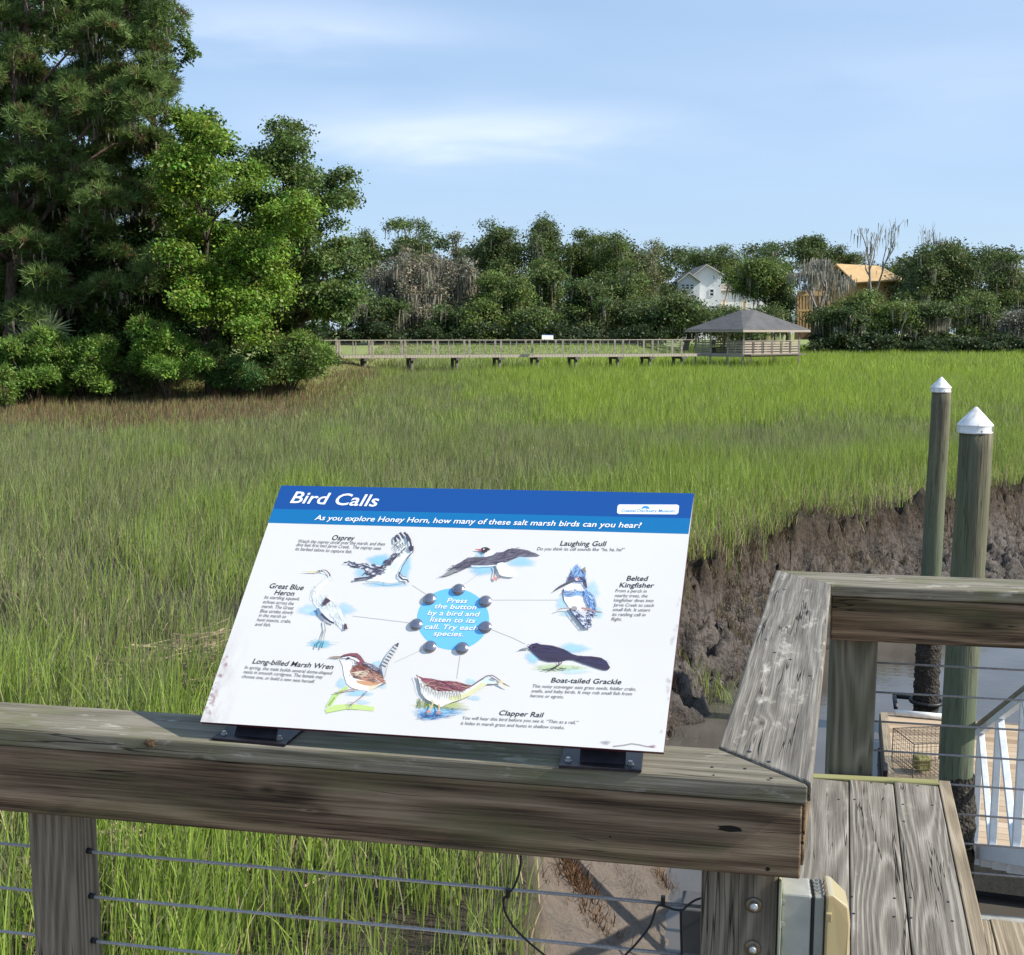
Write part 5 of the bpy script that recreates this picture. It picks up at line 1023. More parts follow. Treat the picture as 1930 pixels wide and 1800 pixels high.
polyD = [(440, 290), (470, 268), (505, 260), (540, 240), (570, 246), (582, 300), (594, 335), (635, 332), (664, 350), (655, 385), (630, 400), (640, 440), (668, 475), (683, 520), (680, 570), (676, 598), (640, 602), (590, 620), (550, 600), (500, 600), (470, 500), (450, 370)]
e = root_at(560, 63, 'tall dark oak rising behind the bright tree and overhanging the boardwalk end', 'oak tree', 'oak_tree', G1)
lb = lobes_poly(polyD, 64, 3.5, 110, 16, 34); crown('crown', e, [leaf_cloud(lb, 3800, 18, .28, .20, (.095, .150, .038), .45)])
crown('spanish_moss', e, [moss_cloud(lobes_poly([(540, 500), (670, 470), (680, 590), (590, 590)], 64, 3, 20, 14, 24), 300, .2, .6, .10)], M_MOSS)
limb_tree('trunk', e, e.location, [Vector(q[:3]) for q in lb[:26]], .34, M_BARK, .4, 8, Vector(px2w(550, 270, 64)))
e = root_at(390, 66, 'dark oak showing only its rounded top above the bright tree', 'oak tree', 'oak_tree', G1)
lb = lobes_poly([(340, 260), (370, 212), (405, 206), (425, 240), (420, 330), (340, 400)], 66, 2, 22, 14, 26); crown('crown', e, [leaf_cloud(lb, 800, 14, .28, .26, (.080, .140, .034), .35)]); limb_tree('trunk', e, e.location, [Vector(q[:3]) for q in lb[:10]], .25, M_BARK)
def shrub(px, Y, poly, label, base, n, lob=38, r=(7, 21), name='shrub', size=.14, group='shrubs at the edge of the left woods'):
    e = root_at(px, Y, label, 'shrub', name, group); lb = lobes_poly(poly, Y, 1.5, lob, *r)
    crown('foliage', e, [leaf_cloud(lb, n, 17, .19, size, base, .38, .95, .10, (.3, 1.05)), needle_cloud(lb, int(n*.5), 12, .42, .03, np.array(base)*1.05, .35, .9)])
    mb = MB()
    for q in lb[:10]: mb.tube([e.location, e.location.lerp(Vector(q[:3]), .5)+Vector((0, 0, .2)), Vector(q[:3])], [.05, .035, .012], 5)
    mb.build('stem', M_BARK, e, True); return e
shrub(70, 53, [(-10, 665), (40, 640), (90, 640), (110, 715), (60, 752), (-10, 760)], 'broad green shrub at the left picture edge under the pines', (.130, .225, .040), 1500)
shrub(165, 54, [(105, 640), (150, 618), (188, 622), (205, 655), (226, 712), (180, 738), (105, 745)], 'rounded green shrub right of the palmetto', (.138, .235, .040), 1600)
shrub(320, 54, [(260, 618), (300, 615), (350, 640), (385, 680), (385, 715), (330, 722), (262, 700)], 'rounded bright shrub below the pine and the yellow-green tree', (.140, .250, .040), 1700)
shrub(445, 56, [(405, 690), (450, 682), (495, 708), (480, 722), (405, 722)], 'low bluish shrub between the two larger rounded shrubs', (.080, .165, .050), 900, 16, (9, 16))
shrub(550, 58, [(475, 655), (530, 630), (585, 625), (610, 655), (612, 700), (555, 712), (472, 712)], 'wide green shrub at the foot of the dark oak by the boardwalk end', (.130, .215, .040), 1800)
shrub(240, 55, [(205, 700), (250, 690), (275, 715), (260, 738), (205, 738)], 'small dull shrub in the dark gap under the pines', (.11, .125, .055), 420, 10, (7, 13))
shrub(15, 50, [(-60, 700), (10, 695), (45, 735), (30, 760), (-60, 765)], 'low leafy shrub in the lower left corner of the woods', (.115, .195, .038), 700, 14, (9, 16))
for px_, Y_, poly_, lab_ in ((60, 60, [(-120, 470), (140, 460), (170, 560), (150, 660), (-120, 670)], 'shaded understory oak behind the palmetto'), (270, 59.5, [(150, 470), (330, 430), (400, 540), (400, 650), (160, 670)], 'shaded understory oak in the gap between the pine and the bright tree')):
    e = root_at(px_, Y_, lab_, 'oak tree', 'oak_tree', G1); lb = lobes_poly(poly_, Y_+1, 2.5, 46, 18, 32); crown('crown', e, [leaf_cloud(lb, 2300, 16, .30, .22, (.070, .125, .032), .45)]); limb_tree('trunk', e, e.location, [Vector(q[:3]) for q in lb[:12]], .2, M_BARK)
# low mixed growth tying the shrubs together at the edge of the woods
lb = np.concatenate([lobes_poly([(-60, 640), (240, 640), (300, 660), (620, 650), (640, 680), (560, 712), (300, 722), (160, 745), (-60, 765)], 56.5, 2.0, 130, 5, 15), lobes_poly([(150, 560), (420, 600), (480, 660), (200, 690)], 57.5, 1.5, 40, 8, 18), lobes_poly([(-80, 420), (60, 430), (70, 640), (-80, 650)], 59.5, 1.5, 40, 14, 26)])
V, C = leaf_cloud(lb, 3600, 15, .22, .15, (.095, .155, .038), .5, .9, .16, (.2, 1.1)); V2, C2 = needle_cloud(lb, 1500, 12, .45, .03, (.11, .165, .045), .5, .9)
o = np_mesh('undergrowth', np.concatenate([V, V2]), [np.arange(len(V)+len(V2)).reshape(-1, 4)], M_LEAF, col=np.concatenate([C, C2])); tag(o, 'mixed low growth between the shrubs at the foot of the near-left woods', None, None, 'stuff')
# palmetto
e = root_at(62, 55.5, 'fan-leaved palmetto poking up behind the shrubs', 'palmetto', 'palmetto'); mb = MB(); m2 = MB()
for (u, v, up, r) in ((70, 640, .6, 46), (48, 650, -.5, 44), (95, 632, 1.4, 42), (66, 612, .2, 36)):
    c = Vector(px2w(u, v-12, 54.2)); R_ = r*55/FPX; m2.tube([e.location, e.location.lerp(c, .6)+Vector((0, 0, .4)), c], [.04, .03, .02], 5)
    for k in range(19):
        t = math.radians(-85+170*k/18)+up*.4; d = Vector((math.sin(t), RNG.uniform(-.3, .3), math.cos(t))); s = d.cross(Vector((0, 1, 0))).normalized()*.035; tip = c+d*R_*RNG.uniform(.85, 1.15)-Vector((0, 0, .12*abs(math.sin(t)))); md = c.lerp(tip, .6)
        col = tuple(np.array((.22, .27, .13))*RNG.uniform(.6, 1.3))+(1,); mb.add([c-s*.4, c+s*.4, md+s, md-s, tip], [(0, 1, 2, 3), (3, 2, 4)], 0, col)
mb.build('fronds', M_LEAF, e, col=True); m2.build('stem', M_BARK, e, True)
# backing woods, too dense to count
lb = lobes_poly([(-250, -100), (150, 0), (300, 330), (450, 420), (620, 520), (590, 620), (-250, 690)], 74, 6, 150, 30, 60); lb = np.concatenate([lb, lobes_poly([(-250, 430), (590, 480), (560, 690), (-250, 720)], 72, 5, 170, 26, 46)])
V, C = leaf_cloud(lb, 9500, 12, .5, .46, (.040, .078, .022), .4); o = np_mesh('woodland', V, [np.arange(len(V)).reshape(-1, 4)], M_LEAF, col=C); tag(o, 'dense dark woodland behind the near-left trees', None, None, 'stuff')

# ---- far tree line
OAK, DARK, MID, PALE, GREY = (.098, .140, .036), (.080, .115, .034), (.120, .172, .040), (.150, .168, .078), (.190, .180, .128)
G2 = 'far tree line across the marsh'
def far_tree(cx, top, w, base, Y, col, label, moss=0, name='oak_tree', nl=16, cat='tree', leaves=560, low=None, trunkmat=None, mosscol=(.27, .255, .20)):
    e = root_at(cx, Y, label, cat, name, G2); low = low or base-18; h = low-top
    poly = []
    for k in range(18):
        t = 6.2832*k/18; j = 1+.13*math.sin(3*t+cx)+.10*math.sin(5*t+top); sx, sy = math.cos(t), math.sin(t)
        poly.append((cx+(w/2-12)*j*np.sign(sx)*abs(sx)**.75, (top+low)/2+2+(h/2-6)*min(j, 1.05)*sy))
    m = max(8, w/9.5); lb = lobes_poly(poly, Y, 4.5, int(nl*1.9), m*.75, m*1.45)
    if low-top > 60:          # tie the upper masses to the body so that no clump floats free
        zt = px2w(cx, top+.45*h, Y)[2]; up = lb[lb[:, 2] > zt]; mid = np.array([*px2w(cx, top+.55*h, Y)])
        lb = np.concatenate([lb]+[np.concatenate([up[:, :3]*(1-f)+mid*f, up[:, 3:]*.9], 1) for f in (.33, .62)]); top_l = lb.copy()
    crown('crown', e, [leaf_cloud(lb, int(leaves*2.0), 18, .52, .29, col, .55, .75, .14, (.45, 1.05))])
    moss = moss or 130
    if moss: crown('spanish_moss', e, [moss_cloud(lb, int(moss*1.6), .5, 1.9, .17, mosscol)], M_MOSS)
    limb_tree('trunk', e, e.location, [Vector(q[:3]) for q in lb[:8]], .38, trunkmat or M_BARK, .6, 7)
    return e
FT = [(1400, 584, 170, 658, 124, DARK, 'dark low oak directly behind the gazebo roof', 150, 16, 0, 620),
 (648, 520, 90, 640, 124, OAK, 'oak half hidden behind the dark overhanging oak at the boardwalk start', 150, 14, 0, 480),
 (692, 428, 50, 560, 150, DARK, 'spindly small-crowned pine peeping over the trees right of the dark oak', 0, 8, 520, 300),
 (780, 402, 132, 640, 158, OAK, 'broad round-topped oak standing highest above the boardwalk start', 0, 18, 0, 700),
 (862, 440, 60, 640, 160, PALE, 'thin pale tree in the gap between two dark rounded crowns', 0, 9, 0, 300),
 (938, 414, 130, 640, 156, DARK, 'dark dome-topped tree left of the tallest irregular crown', 0, 18, 0, 700),
 (1026, 398, 66, 640, 158, DARK, 'tallest irregular dark crown with ragged top over the middle of the boardwalk', 0, 13, 560, 420),
 (1080, 424, 90, 640, 160, OAK, 'dark crown filling in right of the tallest ragged tree', 0, 13, 0, 500),
 (1140, 416, 108, 640, 157, OAK, 'open-topped oak with knobbly upper clumps above the boardwalk', 0, 16, 0, 600),
 (1205, 452, 120, 640, 164, PALE, 'greyish rounded tree behind the gap left of the white house', 0, 18, 0, 600),
 (765, 462, 150, 655, 128, GREY, 'wide grey moss-draped oak behind the left end of the boardwalk', 2400, 16, 0, 360),
 (862, 486, 120, 655, 132, GREY, 'second grey mossy oak, beside the wider one', 2000, 14, 0, 330),
 (720, 560, 110, 640, 122, DARK, 'low dark tree with hanging moss at the left boardwalk end', 250, 12, 0, 420),
 (835, 575, 110, 660, 124, DARK, 'low shadowy tree under the grey mossy oaks', 300, 12, 0, 420),
 (945, 508, 120, 658, 128, MID, 'rounded mid-green oak with full crown behind the boardwalk rail', 0, 18, 0, 650),
 (1030, 478, 110, 655, 136, OAK, 'upright leafy oak beside the rounded mid-green one', 0, 16, 0, 600),
 (905, 565, 90, 660, 122, MID, 'small bushy tree in front of the mid-green oak', 120, 11, 0, 380),
 (1015, 580, 110, 660, 122, OAK, 'low oak directly left of the small white board on the rail', 0, 12, 0, 420),
 (1100, 520, 110, 658, 126, DARK, 'dark shadowed oak directly behind the small white board', 0, 15, 0, 560),
 (1170, 486, 130, 656, 138, OAK, 'large spreading oak left of the white house gap', 0, 18, 0, 680),
 (1195, 565, 110, 660, 124, DARK, 'dark low oak at the right half of the boardwalk', 100, 13, 0, 460),
 (1288, 556, 125, 660, 122, DARK, 'dense dark low tree just left of the gazebo roof', 160, 16, 0, 600),
 (1340, 447, 140, 560, 205, OAK, 'back row rounded oak above the white house roof', 0, 16, 560, 460),
 (1432, 452, 110, 560, 205, DARK, 'back row dark crown right of the white house roof', 0, 14, 580, 420),
 (1432, 492, 150, 600, 140, MID, 'sunlit spreading oak in front of the white house', 200, 22, 572, 950),
 (1476, 520, 60, 640, 138, DARK, 'narrow dark tree between the white house and the orange-sided house', 200, 10, 640, 330),
 (1530, 443, 62, 540, 150, DARK, 'dark tufted crown on a tall trunk above the mossy bare tree', 0, 9, 500, 280),
 (1580, 456, 90, 560, 185, DARK, 'back row crown behind the orange roof', 300, 12, 530, 330),
 (1690, 492, 70, 560, 205, MID, 'back row light green crown behind the orange roof right end', 0, 10, 560, 280),
 (1640, 552, 170, 662, 132, MID, 'broad low oak in front of the orange roof', 300, 20, 0, 760),
 (1580, 575, 110, 662, 130, DARK, 'dark low tree right behind the gazebo', 400, 13, 0, 430),
 (1800, 440, 170, 640, 150, DARK, 'big dark oak that stands highest at the right of the picture', 250, 34, 0, 1300),
 (1740, 490, 90, 640, 148, DARK, 'dark shoulder of foliage left of the big right-hand oak', 300, 13, 0, 450),
 (1905, 478, 110, 655, 150, OAK, 'oak cut by the right picture edge', 500, 16, 0, 560),
 (1850, 545, 120, 662, 138, OAK, 'moss-hung lower oak in front of the big dark oak', 700, 14, 0, 480),
 (1745, 575, 120, 662, 134, DARK, 'shadowy low tree with bright gaps left of the moss-hung oak', 500, 13, 600, 400),
 (1920, 575, 110, 664, 134, GREY, 'grey mossy low tree at the right picture edge', 800, 12, 0, 300),
 (2010, 470, 150, 660, 150, OAK, 'oak beyond the right picture edge', 200, 16, 0, 450)]
for cx, top, w_, base, Y, col, label, moss, nl, low, lv in FT: far_tree(cx, top, w_, base, Y, col, label, moss, 'pine_tree' if 'pine' in label else 'oak_tree', nl, 'tree', lv, low or None)
def snag(px, Y, base, top, spread, label, moss=0, seed=1, r0=.32, leaves=None):
    e = root_at(px, Y, label, 'tree', 'bare_tree', G2); R = random.Random(seed); mb = MB(); ends = []
    def br(p, d, L, r, lev):
        q = p+d*L*.5+Vector((R.uniform(-.1, .1), R.uniform(-.1, .1), 0))*L; t = p+d*L; mb.tube([p, q, t], [r, r*.8, r*.6], 5, cap=False)
        if lev == 0: ends.append(t); return
        for k in range(R.choice((2, 3, 3))):
            dd = (d+Vector((R.uniform(-1, 1)*spread, R.uniform(-.6, .6), R.uniform(-.25, .7)))*.9).normalized(); br(t, dd, L*R.uniform(.5, .75), r*.55, lev-1)
        ends.append(t)
    H = Vector(px2w(px, top, Y)).z-e.location.z; br(e.location.copy(), Vector((R.uniform(-.1, .1), 0, 1)).normalized(), H*.42, r0, 4); mb.build('trunk', M_DEAD, e, True)
    if moss:
        lb = np.array([[*t, .9] for t in ends]); crown('spanish_moss', e, [moss_cloud(lb, int(moss*1.5), .4, 1.6, .15, (.27, .26, .21))], M_MOSS)
    return e
snag(1636, 140, 640, 446, .42, 'bare grey snag with hanging moss in front of the orange roof', 60, 3)
snag(1540, 134, 640, 500, .8, 'leafless pale-barked tree hung with moss beside the gazebo', 700, 8, .38)
snag(1722, 150, 600, 440, .4, 'thin dead tree top against the sky left of the big dark oak', 30, 5, .2)
snag(790, 126, 650, 520, 1.0, 'pale leafless limbs among the grey mossy oaks', 500, 12, .3)
# far woodland behind everything
lb = np.concatenate([lobes_poly([(680, 478), (900, 462), (1180, 466), (1270, 490), (1290, 640), (680, 650)], 172, 6, 190, 14, 28), lobes_poly([(1690, 500), (1780, 480), (2100, 490), (2150, 650), (1690, 650)], 172, 6, 130, 14, 28), lobes_poly([(1180, 478), (1300, 468), (1480, 466), (1560, 474), (1730, 500), (1730, 600), (1180, 600)], 225, 6, 130, 10, 18)])
V, C = leaf_cloud(lb, 14000, 14, .75, .5, (.068, .098, .032), .45); o = np_mesh('woodland', V, [np.arange(len(V)).reshape(-1, 4)], M_LEAF, col=C); tag(o, 'dark far woodland behind the individual trees across the marsh', None, None, 'stuff')
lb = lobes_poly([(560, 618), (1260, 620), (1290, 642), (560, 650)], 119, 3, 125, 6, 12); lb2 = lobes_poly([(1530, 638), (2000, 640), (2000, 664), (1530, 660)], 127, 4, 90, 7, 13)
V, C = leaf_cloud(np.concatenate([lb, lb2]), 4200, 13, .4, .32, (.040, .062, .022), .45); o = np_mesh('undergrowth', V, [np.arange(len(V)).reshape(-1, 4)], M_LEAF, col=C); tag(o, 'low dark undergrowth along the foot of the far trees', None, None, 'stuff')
# ================================================================ FAR BOARDWALK, GAZEBO, HOUSES
M_FW = wood('far_timber', (.24, .20, .15), (.46, .40, .32), (.62, .56, .46), ring=(.3, 20), fine=.6, moss=.0, crack=.2)
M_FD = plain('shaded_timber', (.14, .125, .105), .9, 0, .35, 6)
bw = empty('far_boardwalk', PY(640, 668, 78), 'long timber boardwalk with wire railings crossing the far marsh to the gazebo', 'boardwalk')
X0, X1 = PY(639, 655, 78), PY(1284.6, 655, 84); dirb = Vector((X1.x-X0.x, 6, 0)); Lb = dirb.length; dirb.normalize(); nb_ = Vector((-dirb.y, dirb.x, 0)); ZT, ZD = 1.28, .27
S = Vector((X0.x, 78, 0))
def pt(s, off, z): q = S+dirb*s+nb_*off; return (q.x, q.y, z)
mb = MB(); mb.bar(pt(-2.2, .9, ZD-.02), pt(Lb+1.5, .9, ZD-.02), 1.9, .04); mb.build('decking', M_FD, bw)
for off in (0, 1.8):
    s_ = -1 if off == 0 else 1
    mb = MB(); mb.bar(pt(-2.2, off+s_*.04, ZD-.10), pt(Lb+1.2, off+s_*.04, ZD-.10), .05, .20); mb.build('fascia', M_FW, bw)
    mb = MB(); mb.bar(pt(-1.5, off, ZT), pt(Lb+1.0, off, ZT), .15, .04); mb.build('top_rail', M_FW, bw)
    mb = MB()
    for k in range(7): mb.bar(pt(0, off, ZD+.13+k*.125), pt(Lb+.8, off, ZD+.13+k*.125), .007)
    mb.build('rail_wire', M_CABLE, bw)
    for i in range(12):
        s = Lb*i/11; mb = MB(); mb.bar(pt(s, off-s_*.0, ZD-.22), pt(s, off, ZT-.02), .14, .14); mb.build('post', M_FW, bw)
        if i < 11: mb = MB(); mb.bar(pt(s+Lb/22, off, ZD-.02), pt(s+Lb/22, off, ZT-.02), .06, .06); mb.build('baluster', M_FW, bw)
for px in (684, 764, 844, 922, 994, 1069, 1154, 1221, 1290):
    f = (px-639)/645.6; s = Lb*f*84/(78+ (84-78)*f)*.93+Lb*f*.07
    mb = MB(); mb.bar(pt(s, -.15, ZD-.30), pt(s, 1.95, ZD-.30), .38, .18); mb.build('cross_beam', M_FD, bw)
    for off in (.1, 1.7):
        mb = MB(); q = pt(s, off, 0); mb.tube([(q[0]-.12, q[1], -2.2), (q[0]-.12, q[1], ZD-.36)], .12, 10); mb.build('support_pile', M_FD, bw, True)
sb = empty('small_sign', PY(1032, 640, 80.5), 'small white board tilted on the far boardwalk rail', 'sign'); mb = MB(); q = PY(1032, 641, 80.6)
M = Matrix.Translation(q) @ Matrix.Rotation(math.radians(40), 4, 'X') @ Matrix.Rotation(math.radians(-2), 4, 'Z'); mb.box((0, .24, .05), (.80, .50, .03)); mb.build('panel', plain('board_face', (.66, .64, .56), .4, 0, .06, 5), sb, M=M)
mb = MB(); mb.box((0, .47, .068), (.80, .05, .006)); mb.build('heading_band', plain('board_band', (.03, .10, .35), .4), sb, M=M)
mb = MB(); mb.bar(q+Vector((-.2, .02, -.08)), q+Vector((-.2, .02, .08)), .06); mb.bar(q+Vector((.2, .02, -.08)), q+Vector((.2, .02, .08)), .06); mb.build('bracket', M_DARKMETAL, sb)

M_GW = wood('gazebo_timber', (.18, .15, .125), (.37, .315, .262), (.50, .44, .37), ring=(.3, 20), fine=.6, moss=.0, crack=.2)
# ---- gazebo
def shingles():
    t = NT('grey_shingles'); co = t.new('TexCoord').outputs['Object']; b = t.new('TexBrick'); t.l(t.map(co, (1, 1, 1)), b.inputs['Vector'])
    for k, v in (('Scale', 4.0), ('Mortar Size', .02), ('Brick Width', .5), ('Row Height', .25)): b.inputs[k].default_value = v
    b.inputs['Color1'].default_value = (.085, .085, .09, 1); b.inputs['Color2'].default_value = (.12, .118, .118, 1); b.inputs['Mortar'].default_value = (.05, .05, .052, 1)
    n = t.noise(co, 1.4, 5, .65); t.pbsdf(t.mix(t.ramp(n, [(.35, 0.), (.65, .6)]), b.outputs['Color'], (.145, .142, .138)), .9, 0, t.bump(n, .4, .03), .15); return t.m
M_SH = shingles()
NC = PY(1401, 665, 84.0); NC.z = 0; gr = (PY(1505.5, 665, 84+3.8)-PY(1401, 665, 84)); gr.z = 0; sd_ = gr.length; gr.normalize(); gl = Vector((-gr.y, gr.x, 0))
gz0 = empty('gazebo', NC+(gr+gl*.76)*sd_/2, 'open timber gazebo with a grey hip roof at the end of the far boardwalk', 'gazebo')
def gp(a_, b_, z): q = NC+gr*a_*sd_+gl*b_*sd_*.76; return Vector((q.x, q.y, z))
EZ = 2.02; FZ = .18; OV = .105
cor = [(-OV, -OV), (1+OV, -OV), (1+OV, 1+OV), (-OV, 1+OV)]; mb = MB(); RZ = PY(1409, 584, 87.2).z
r0, r1 = gp(.40, .5, RZ), gp(.60, .5, RZ); ev = [gp(a_, b_, EZ) for a_, b_ in cor]
r0 = gp(.5, .5, RZ)-Vector((.55, 0, 0)); r1 = gp(.5, .5, RZ)+Vector((.55, 0, 0))
mb.add(ev+[r0, r1], [(0, 1, 5, 4), (1, 2, 5), (2, 3, 4, 5), (3, 0, 4)]); ro = mb.build('roof', M_SH, gz0); sm = ro.modifiers.new('thick', 'SOLIDIFY'); sm.thickness = .06
mb = MB()
for i in range(4): mb.bar(ev[i]-Vector((0, 0, .11)), ev[(i+1) % 4]-Vector((0, 0, .11)), .05, .16)
mb.build('eave_board', M_GW, gz0)
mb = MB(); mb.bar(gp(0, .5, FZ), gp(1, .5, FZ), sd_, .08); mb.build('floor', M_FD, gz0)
mb = MB()
for i in range(4): a_, b_ = [(0, 0), (1, 0), (1, 1), (0, 1)][i]; c_, d_ = [(1, 0), (1, 1), (0, 1), (0, 0)][i]; mb.bar(gp(a_, b_, FZ-.04), gp(c_, d_, FZ-.04), .06, .26)
mb.build('skirt_board', M_GW, gz0)
for a_, b_ in ((0, 0), (.5, 0), (1, 0), (1, .5), (1, 1), (.5, 1), (0, 1), (0, .68), (0, .32)):
    mb = MB(); mb.bar(gp(a_, b_, -1.9 if a_ in (0, 1) else FZ), gp(a_, b_, EZ-.03), .13, .13); mb.build('post', M_GW, gz0)
def rail_side(p0, p1, n, name='rail_panel'):
    p0, p1 = Vector(p0), Vector(p1); mb = MB(); mb.bar(p0+Vector((0, 0, 1.18)), p1+Vector((0, 0, 1.18)), .13, .05)
    for k in range(n):
        a_, b_ = p0.lerp(p1, (k+.12)/n), p0.lerp(p1, (k+.88)/n)
        for z in np.arange(.28, 1.06, .19): mb.bar(a_+Vector((0, 0, z)), b_+Vector((0, 0, z)), .03, .12)
        mb.bar(p0.lerp(p1, (k+.0)/n)+Vector((0, 0, .2)), p0.lerp(p1, (k+.0)/n)+Vector((0, 0, 1.16)), .07, .07)
    mb.build(name, M_GW, gz0)
rail_side(gp(0, 0, 0), gp(.5, 0, 0), 3); rail_side(gp(.5, 0, 0), gp(1, 0, 0), 3); rail_side(gp(1, 0, 0), gp(1, 1, 0), 6); rail_side(gp(1, 1, 0), gp(0, 1, 0), 6); rail_side(gp(0, 0, 0), gp(0, .32, 0), 2); rail_side(gp(0, .68, 0), gp(0, 1, 0), 2)
mb = MB(); mb.bar(gp(.2, .85, .62), gp(.8, .85, .62), .4, .05); mb.bar(gp(.2, .85, .18), gp(.2, .85, .6), .3, .08); mb.bar(gp(.8, .85, .18), gp(.8, .85, .6), .3, .08); mb.build('bench', M_FD, gz0)

# ---- houses
M_SIDING = NT('pale_siding'); t = M_SIDING; co = t.new('TexCoord').outputs['Object']; s = t.new('SeparateXYZ'); t.l(co, s.inputs[0]); sw = t.math('FRACT', t.math('MULTIPLY', s.outputs[2], 6.0)); t.pbsdf(t.mix(t.ramp(t.noise(co, .6, 4), [(.3, 0.), (.7, 1.)]), (.62, .64, .67), (.70, .71, .73)), .7, 0, t.bump(sw, .3, .03), .2); M_SIDING = t.m
M_WRAP = plain('white_house_wrap', (.80, .80, .78), .6, 0, .05, .5); M_OSB = plain('orange_sheathing', (.55, .36, .17), .8, 0, .18, .9); M_OSB2 = plain('new_framing_lumber', (.50, .31, .14), .8, 0, .2, 1.5)
M_BROOF = plain('brown_shingle', (.26, .22, .18), .9, 0, .2, 2); M_GLASS = plain('dark_window_glass', (.03, .045, .05), .12, 0, .2, 1, .6); M_TRIM = plain('white_trim', (.72, .72, .70), .5, 0, .04, 2)
HY = 172.0
def hp(px, py, dy=0): return Vector(px2w(float(px), float(py), HY+dy))
h1 = empty('white_house', hp(1345, 640), 'white gabled house half hidden by oaks behind the gazebo', 'house')
def gable_block(pl, pr, eave, apex, base, apx, front, depth, wall, roofm, nm):
    """front gable wall between pixels pl and pr, running back by depth metres"""
    f0, f1, ap = hp(pl, eave, front), hp(pr, eave, front), hp(apx, apex, front); zb_ = hp(pl, base, front).z; D_ = Vector((0, depth, 0)); mb = MB()
    v = [Vector((f0.x, f0.y, zb_)), Vector((f1.x, f1.y, zb_)), f1, ap, f0]; v2 = [p+D_ for p in v]
    mb.add(v+v2, [(0, 1, 2, 3, 4), (9, 8, 7, 6, 5), (1, 6, 7, 2), (0, 4, 9, 5)]); w_ = mb.build('wall', wall, nm)
    mb = MB(); o = Vector((0, -.4, 0)); ox = (f1.x-f0.x)*.06; e0 = f0+Vector((-ox, 0, -ox*(ap.z-f0.z)/(ap.x-f0.x))); e1 = f1+Vector((ox, 0, -ox*(ap.z-f1.z)/(f1.x-ap.x))); up = Vector((0, 0, .12))
    mb.add([e0+o+up, ap+o+up, ap+D_+up, e0+D_+up, e1+o+up, e1+D_+up], [(0, 1, 2, 3), (1, 4, 5, 2)]); r = mb.build('roof', roofm, nm); m = r.modifiers.new('t', 'SOLIDIFY'); m.thickness = .22
    mb = MB(); mb.bar(e0+o-up*.3, ap+o-up*.3, .06, .30, up=(0, 1, 0)); mb.bar(ap+o-up*.3, e1+o-up*.3, .06, .30, up=(0, 1, 0)); mb.build('gable_trim', M_TRIM, nm)
def window(px0, px1, py0, py1, dy, nm, n=1, frame_m=None):
    a_, b_ = hp(px0, py0, dy-.06), hp(px1, py1, dy-.06); w_ = (b_.x-a_.x)/n
    for i in range(n):
        x0 = a_.x+w_*i+.06; x1 = a_.x+w_*(i+1)-.06; mb = MB()
        for p0, p1 in (((x0, a_.z), (x1, a_.z)), ((x0, b_.z), (x1, b_.z)), ((x0, a_.z), (x0, b_.z)), ((x1, a_.z), (x1, b_.z)), ((x0, (a_.z+b_.z)/2), (x1, (a_.z+b_.z)/2))): mb.bar((p0[0], a_.y, p0[1]), (p1[0], a_.y, p1[1]), .12, .12, up=(0, 1, 0))
        f = mb.build('window', frame_m or M_TRIM, nm); mb = MB(); mb.add([(x0, a_.y+.02, b_.z), (x1, a_.y+.02, b_.z), (x1, a_.y+.02, a_.z), (x0, a_.y+.02, a_.z)], [(0, 1, 2, 3)]); mb.build('pane', M_GLASS, f)
gable_block(1309, 1360, 516, 499, 640, 1331, 3, 12, M_SIDING, M_BROOF, h1)
gable_block(1278, 1319, 530, 514, 640, 1298, 0, 6, M_SIDING, M_BROOF, h1)
window(1283.5, 1308, 535.5, 545, 0, h1, 3); window(1337, 1346, 545, 558, 3, h1, 1); window(1340, 1354, 576, 588, 3, h1, 2)
# rear wing with a long side roof and the bright wrapped wall
mb = MB(); a0, a1 = hp(1352, 545, 6), hp(1452, 545, 6); zt, zb2 = a0.z, hp(1352, 640, 6).z; mb.box(((a0.x+a1.x)/2, a0.y+4, (zt+zb2)/2), (a1.x-a0.x, 8, zt-zb2)); mb.build('wall', M_WRAP, h1)['label'] = 'bright unclad white side wall'
mb = MB(); q0, q1, q2, q3 = hp(1350, 548, 5.5), hp(1458, 548, 5.5), hp(1440, 534, 9), hp(1350, 534, 9); mb.add([q0, q1, q2, q3], [(0, 1, 2, 3)]); r = mb.build('roof', M_BROOF, h1); r.modifiers.new('t', 'SOLIDIFY').thickness = .2
mb = MB()
for x in (1357, 1364, 1403, 1448): mb.bar(hp(x, 565, 4), hp(x, 640, 4), .3, .3)
mb.build('porch_post', M_OSB2, h1)
h2 = empty('unfinished_house', hp(1600, 640), 'unfinished house with bare orange roof sheathing and open framing among the trees', 'house'); HY = 176.0
mb = MB(); R0, R1 = hp(1576, 497, 4), hp(1656, 501, 4); E0, E1 = hp(1612, 532, -1), hp(1697, 526, -1); B0, B1 = hp(1545, 524, 9), hp(1700, 524, 9)
mb.add([R0, R1, E1, E0, B0, B1], [(3, 2, 1, 0), (0, 1, 5, 4), (1, 2, 5)]); r = mb.build('roof', M_OSB, h2); r.modifiers.new('t', 'SOLIDIFY').thickness = .25
mb = MB(); w0, w1 = hp(1566, 528, 0), hp(1690, 528, 0); zb3 = hp(1600, 640, 0).z; mb.box(((w0.x+w1.x)/2, w0.y+4.5, (w0.z+zb3)/2), (w1.x-w0.x, 8, w0.z-zb3)); mb.build('wall', M_OSB2, h2)
window(1634, 1640, 533, 547, 0, h2, 1, M_OSB2)
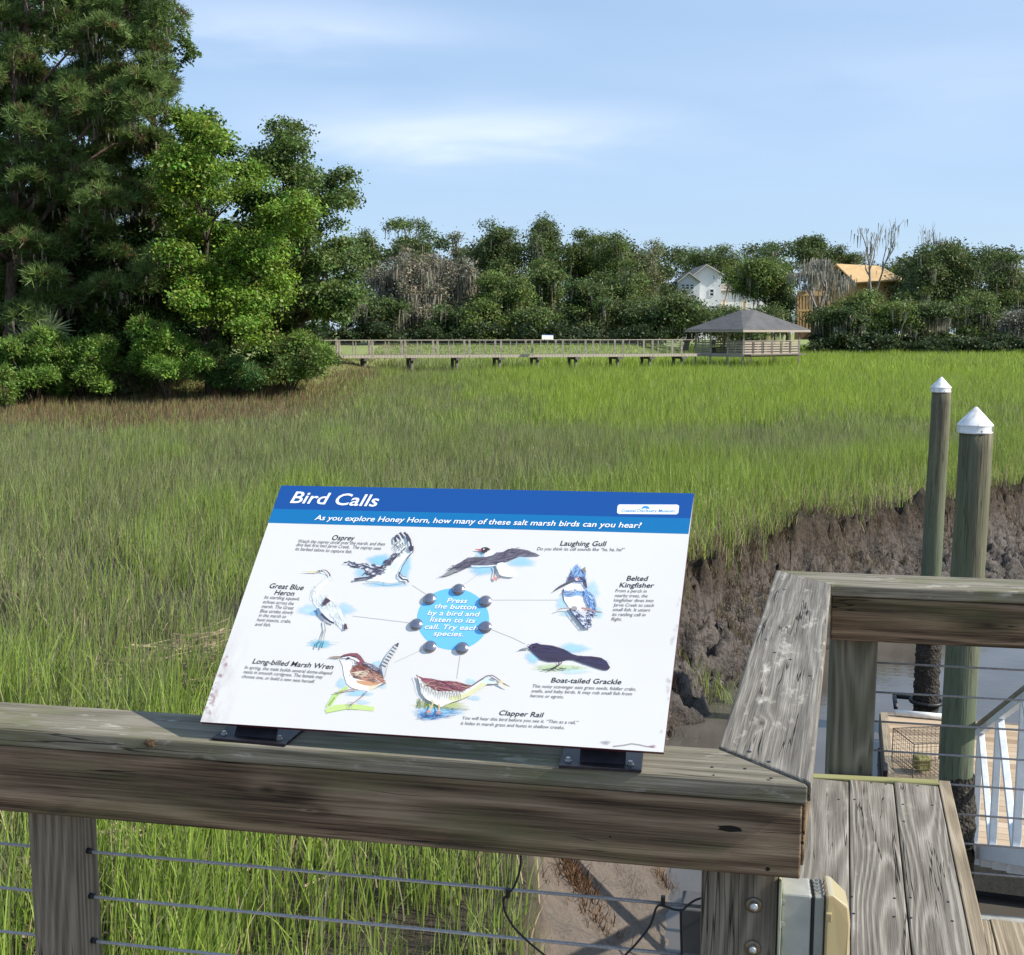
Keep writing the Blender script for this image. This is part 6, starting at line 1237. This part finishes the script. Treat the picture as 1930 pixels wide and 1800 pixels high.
mb = MB(); p0, p1 = hp(1503, 553, -3), hp(1563, 560, -3); mb.bar(p0, Vector((p1.x, p1.y, p0.z)), .3, .7); mb.bar(hp(1503, 585, -3), hp(1563, 585, -3), .3, .3)
for x in (1504, 1509, 1515, 1521, 1527, 1534, 1545, 1553, 1562): mb.bar(hp(x, 556, -3), hp(x, 620, -3), .22, .22)
mb.build('porch_framing', M_OSB2, h2); mb = MB(); q0 = hp(1500, 556, 1); q1 = hp(1568, 640, 1); mb.box(((q0.x+q1.x)/2, q0.y, (q0.z+q1.z)/2), (q1.x-q0.x, .2, q0.z-q1.z)); mb.build('shade_backing', plain('shaded_framing', (.16, .10, .05), .9, 0, .4, 2), h2); mb = MB(); mb.add([hp(1503, 555, -2), hp(1533, 555, -2), hp(1533, 548, -2), hp(1503, 548, -2)], [(0, 1, 2, 3)]); mb.build('sheathing_panel', M_OSB, h2).modifiers.new('t', 'SOLIDIFY').thickness = .1  # dark sheet added behind the studs, shade of the gaps in its colour
mb = MB(); q = [hp(1510, 549, -4), hp(1534, 535, 0), hp(1540, 548, 2), hp(1520, 552, -3)]; mb.add(q, [(0, 1, 2, 3)]); mb.build('porch_roof', M_SH, h2).modifiers.new('t', 'SOLIDIFY').thickness = .15
h3 = empty('pale_house', hp(1755, 640), 'pale house wall glimpsed through the dark trees at the right', 'house'); mb = MB(); a0, a1 = hp(1735, 575, 6), hp(1785, 575, 6); zb3 = hp(1750, 640, 6).z; mb.box(((a0.x+a1.x)/2, a0.y+3, (a0.z+zb3)/2), (a1.x-a0.x, 6, a0.z-zb3)); mb.build('wall', M_WRAP, h3)
mb = MB(); m_ = hp(1760, 566, 9); mb.add([a0+Vector((-.5, -.5, 0)), a1+Vector((.5, -.5, 0)), m_+Vector((2, 0, 0)), m_-Vector((2, 0, 0))], [(0, 1, 2, 3)]); mb.build('roof', M_BROOF, h3).modifiers.new('t', 'SOLIDIFY').thickness = .2
window(1748, 1756, 585, 600, 6, h3, 1)
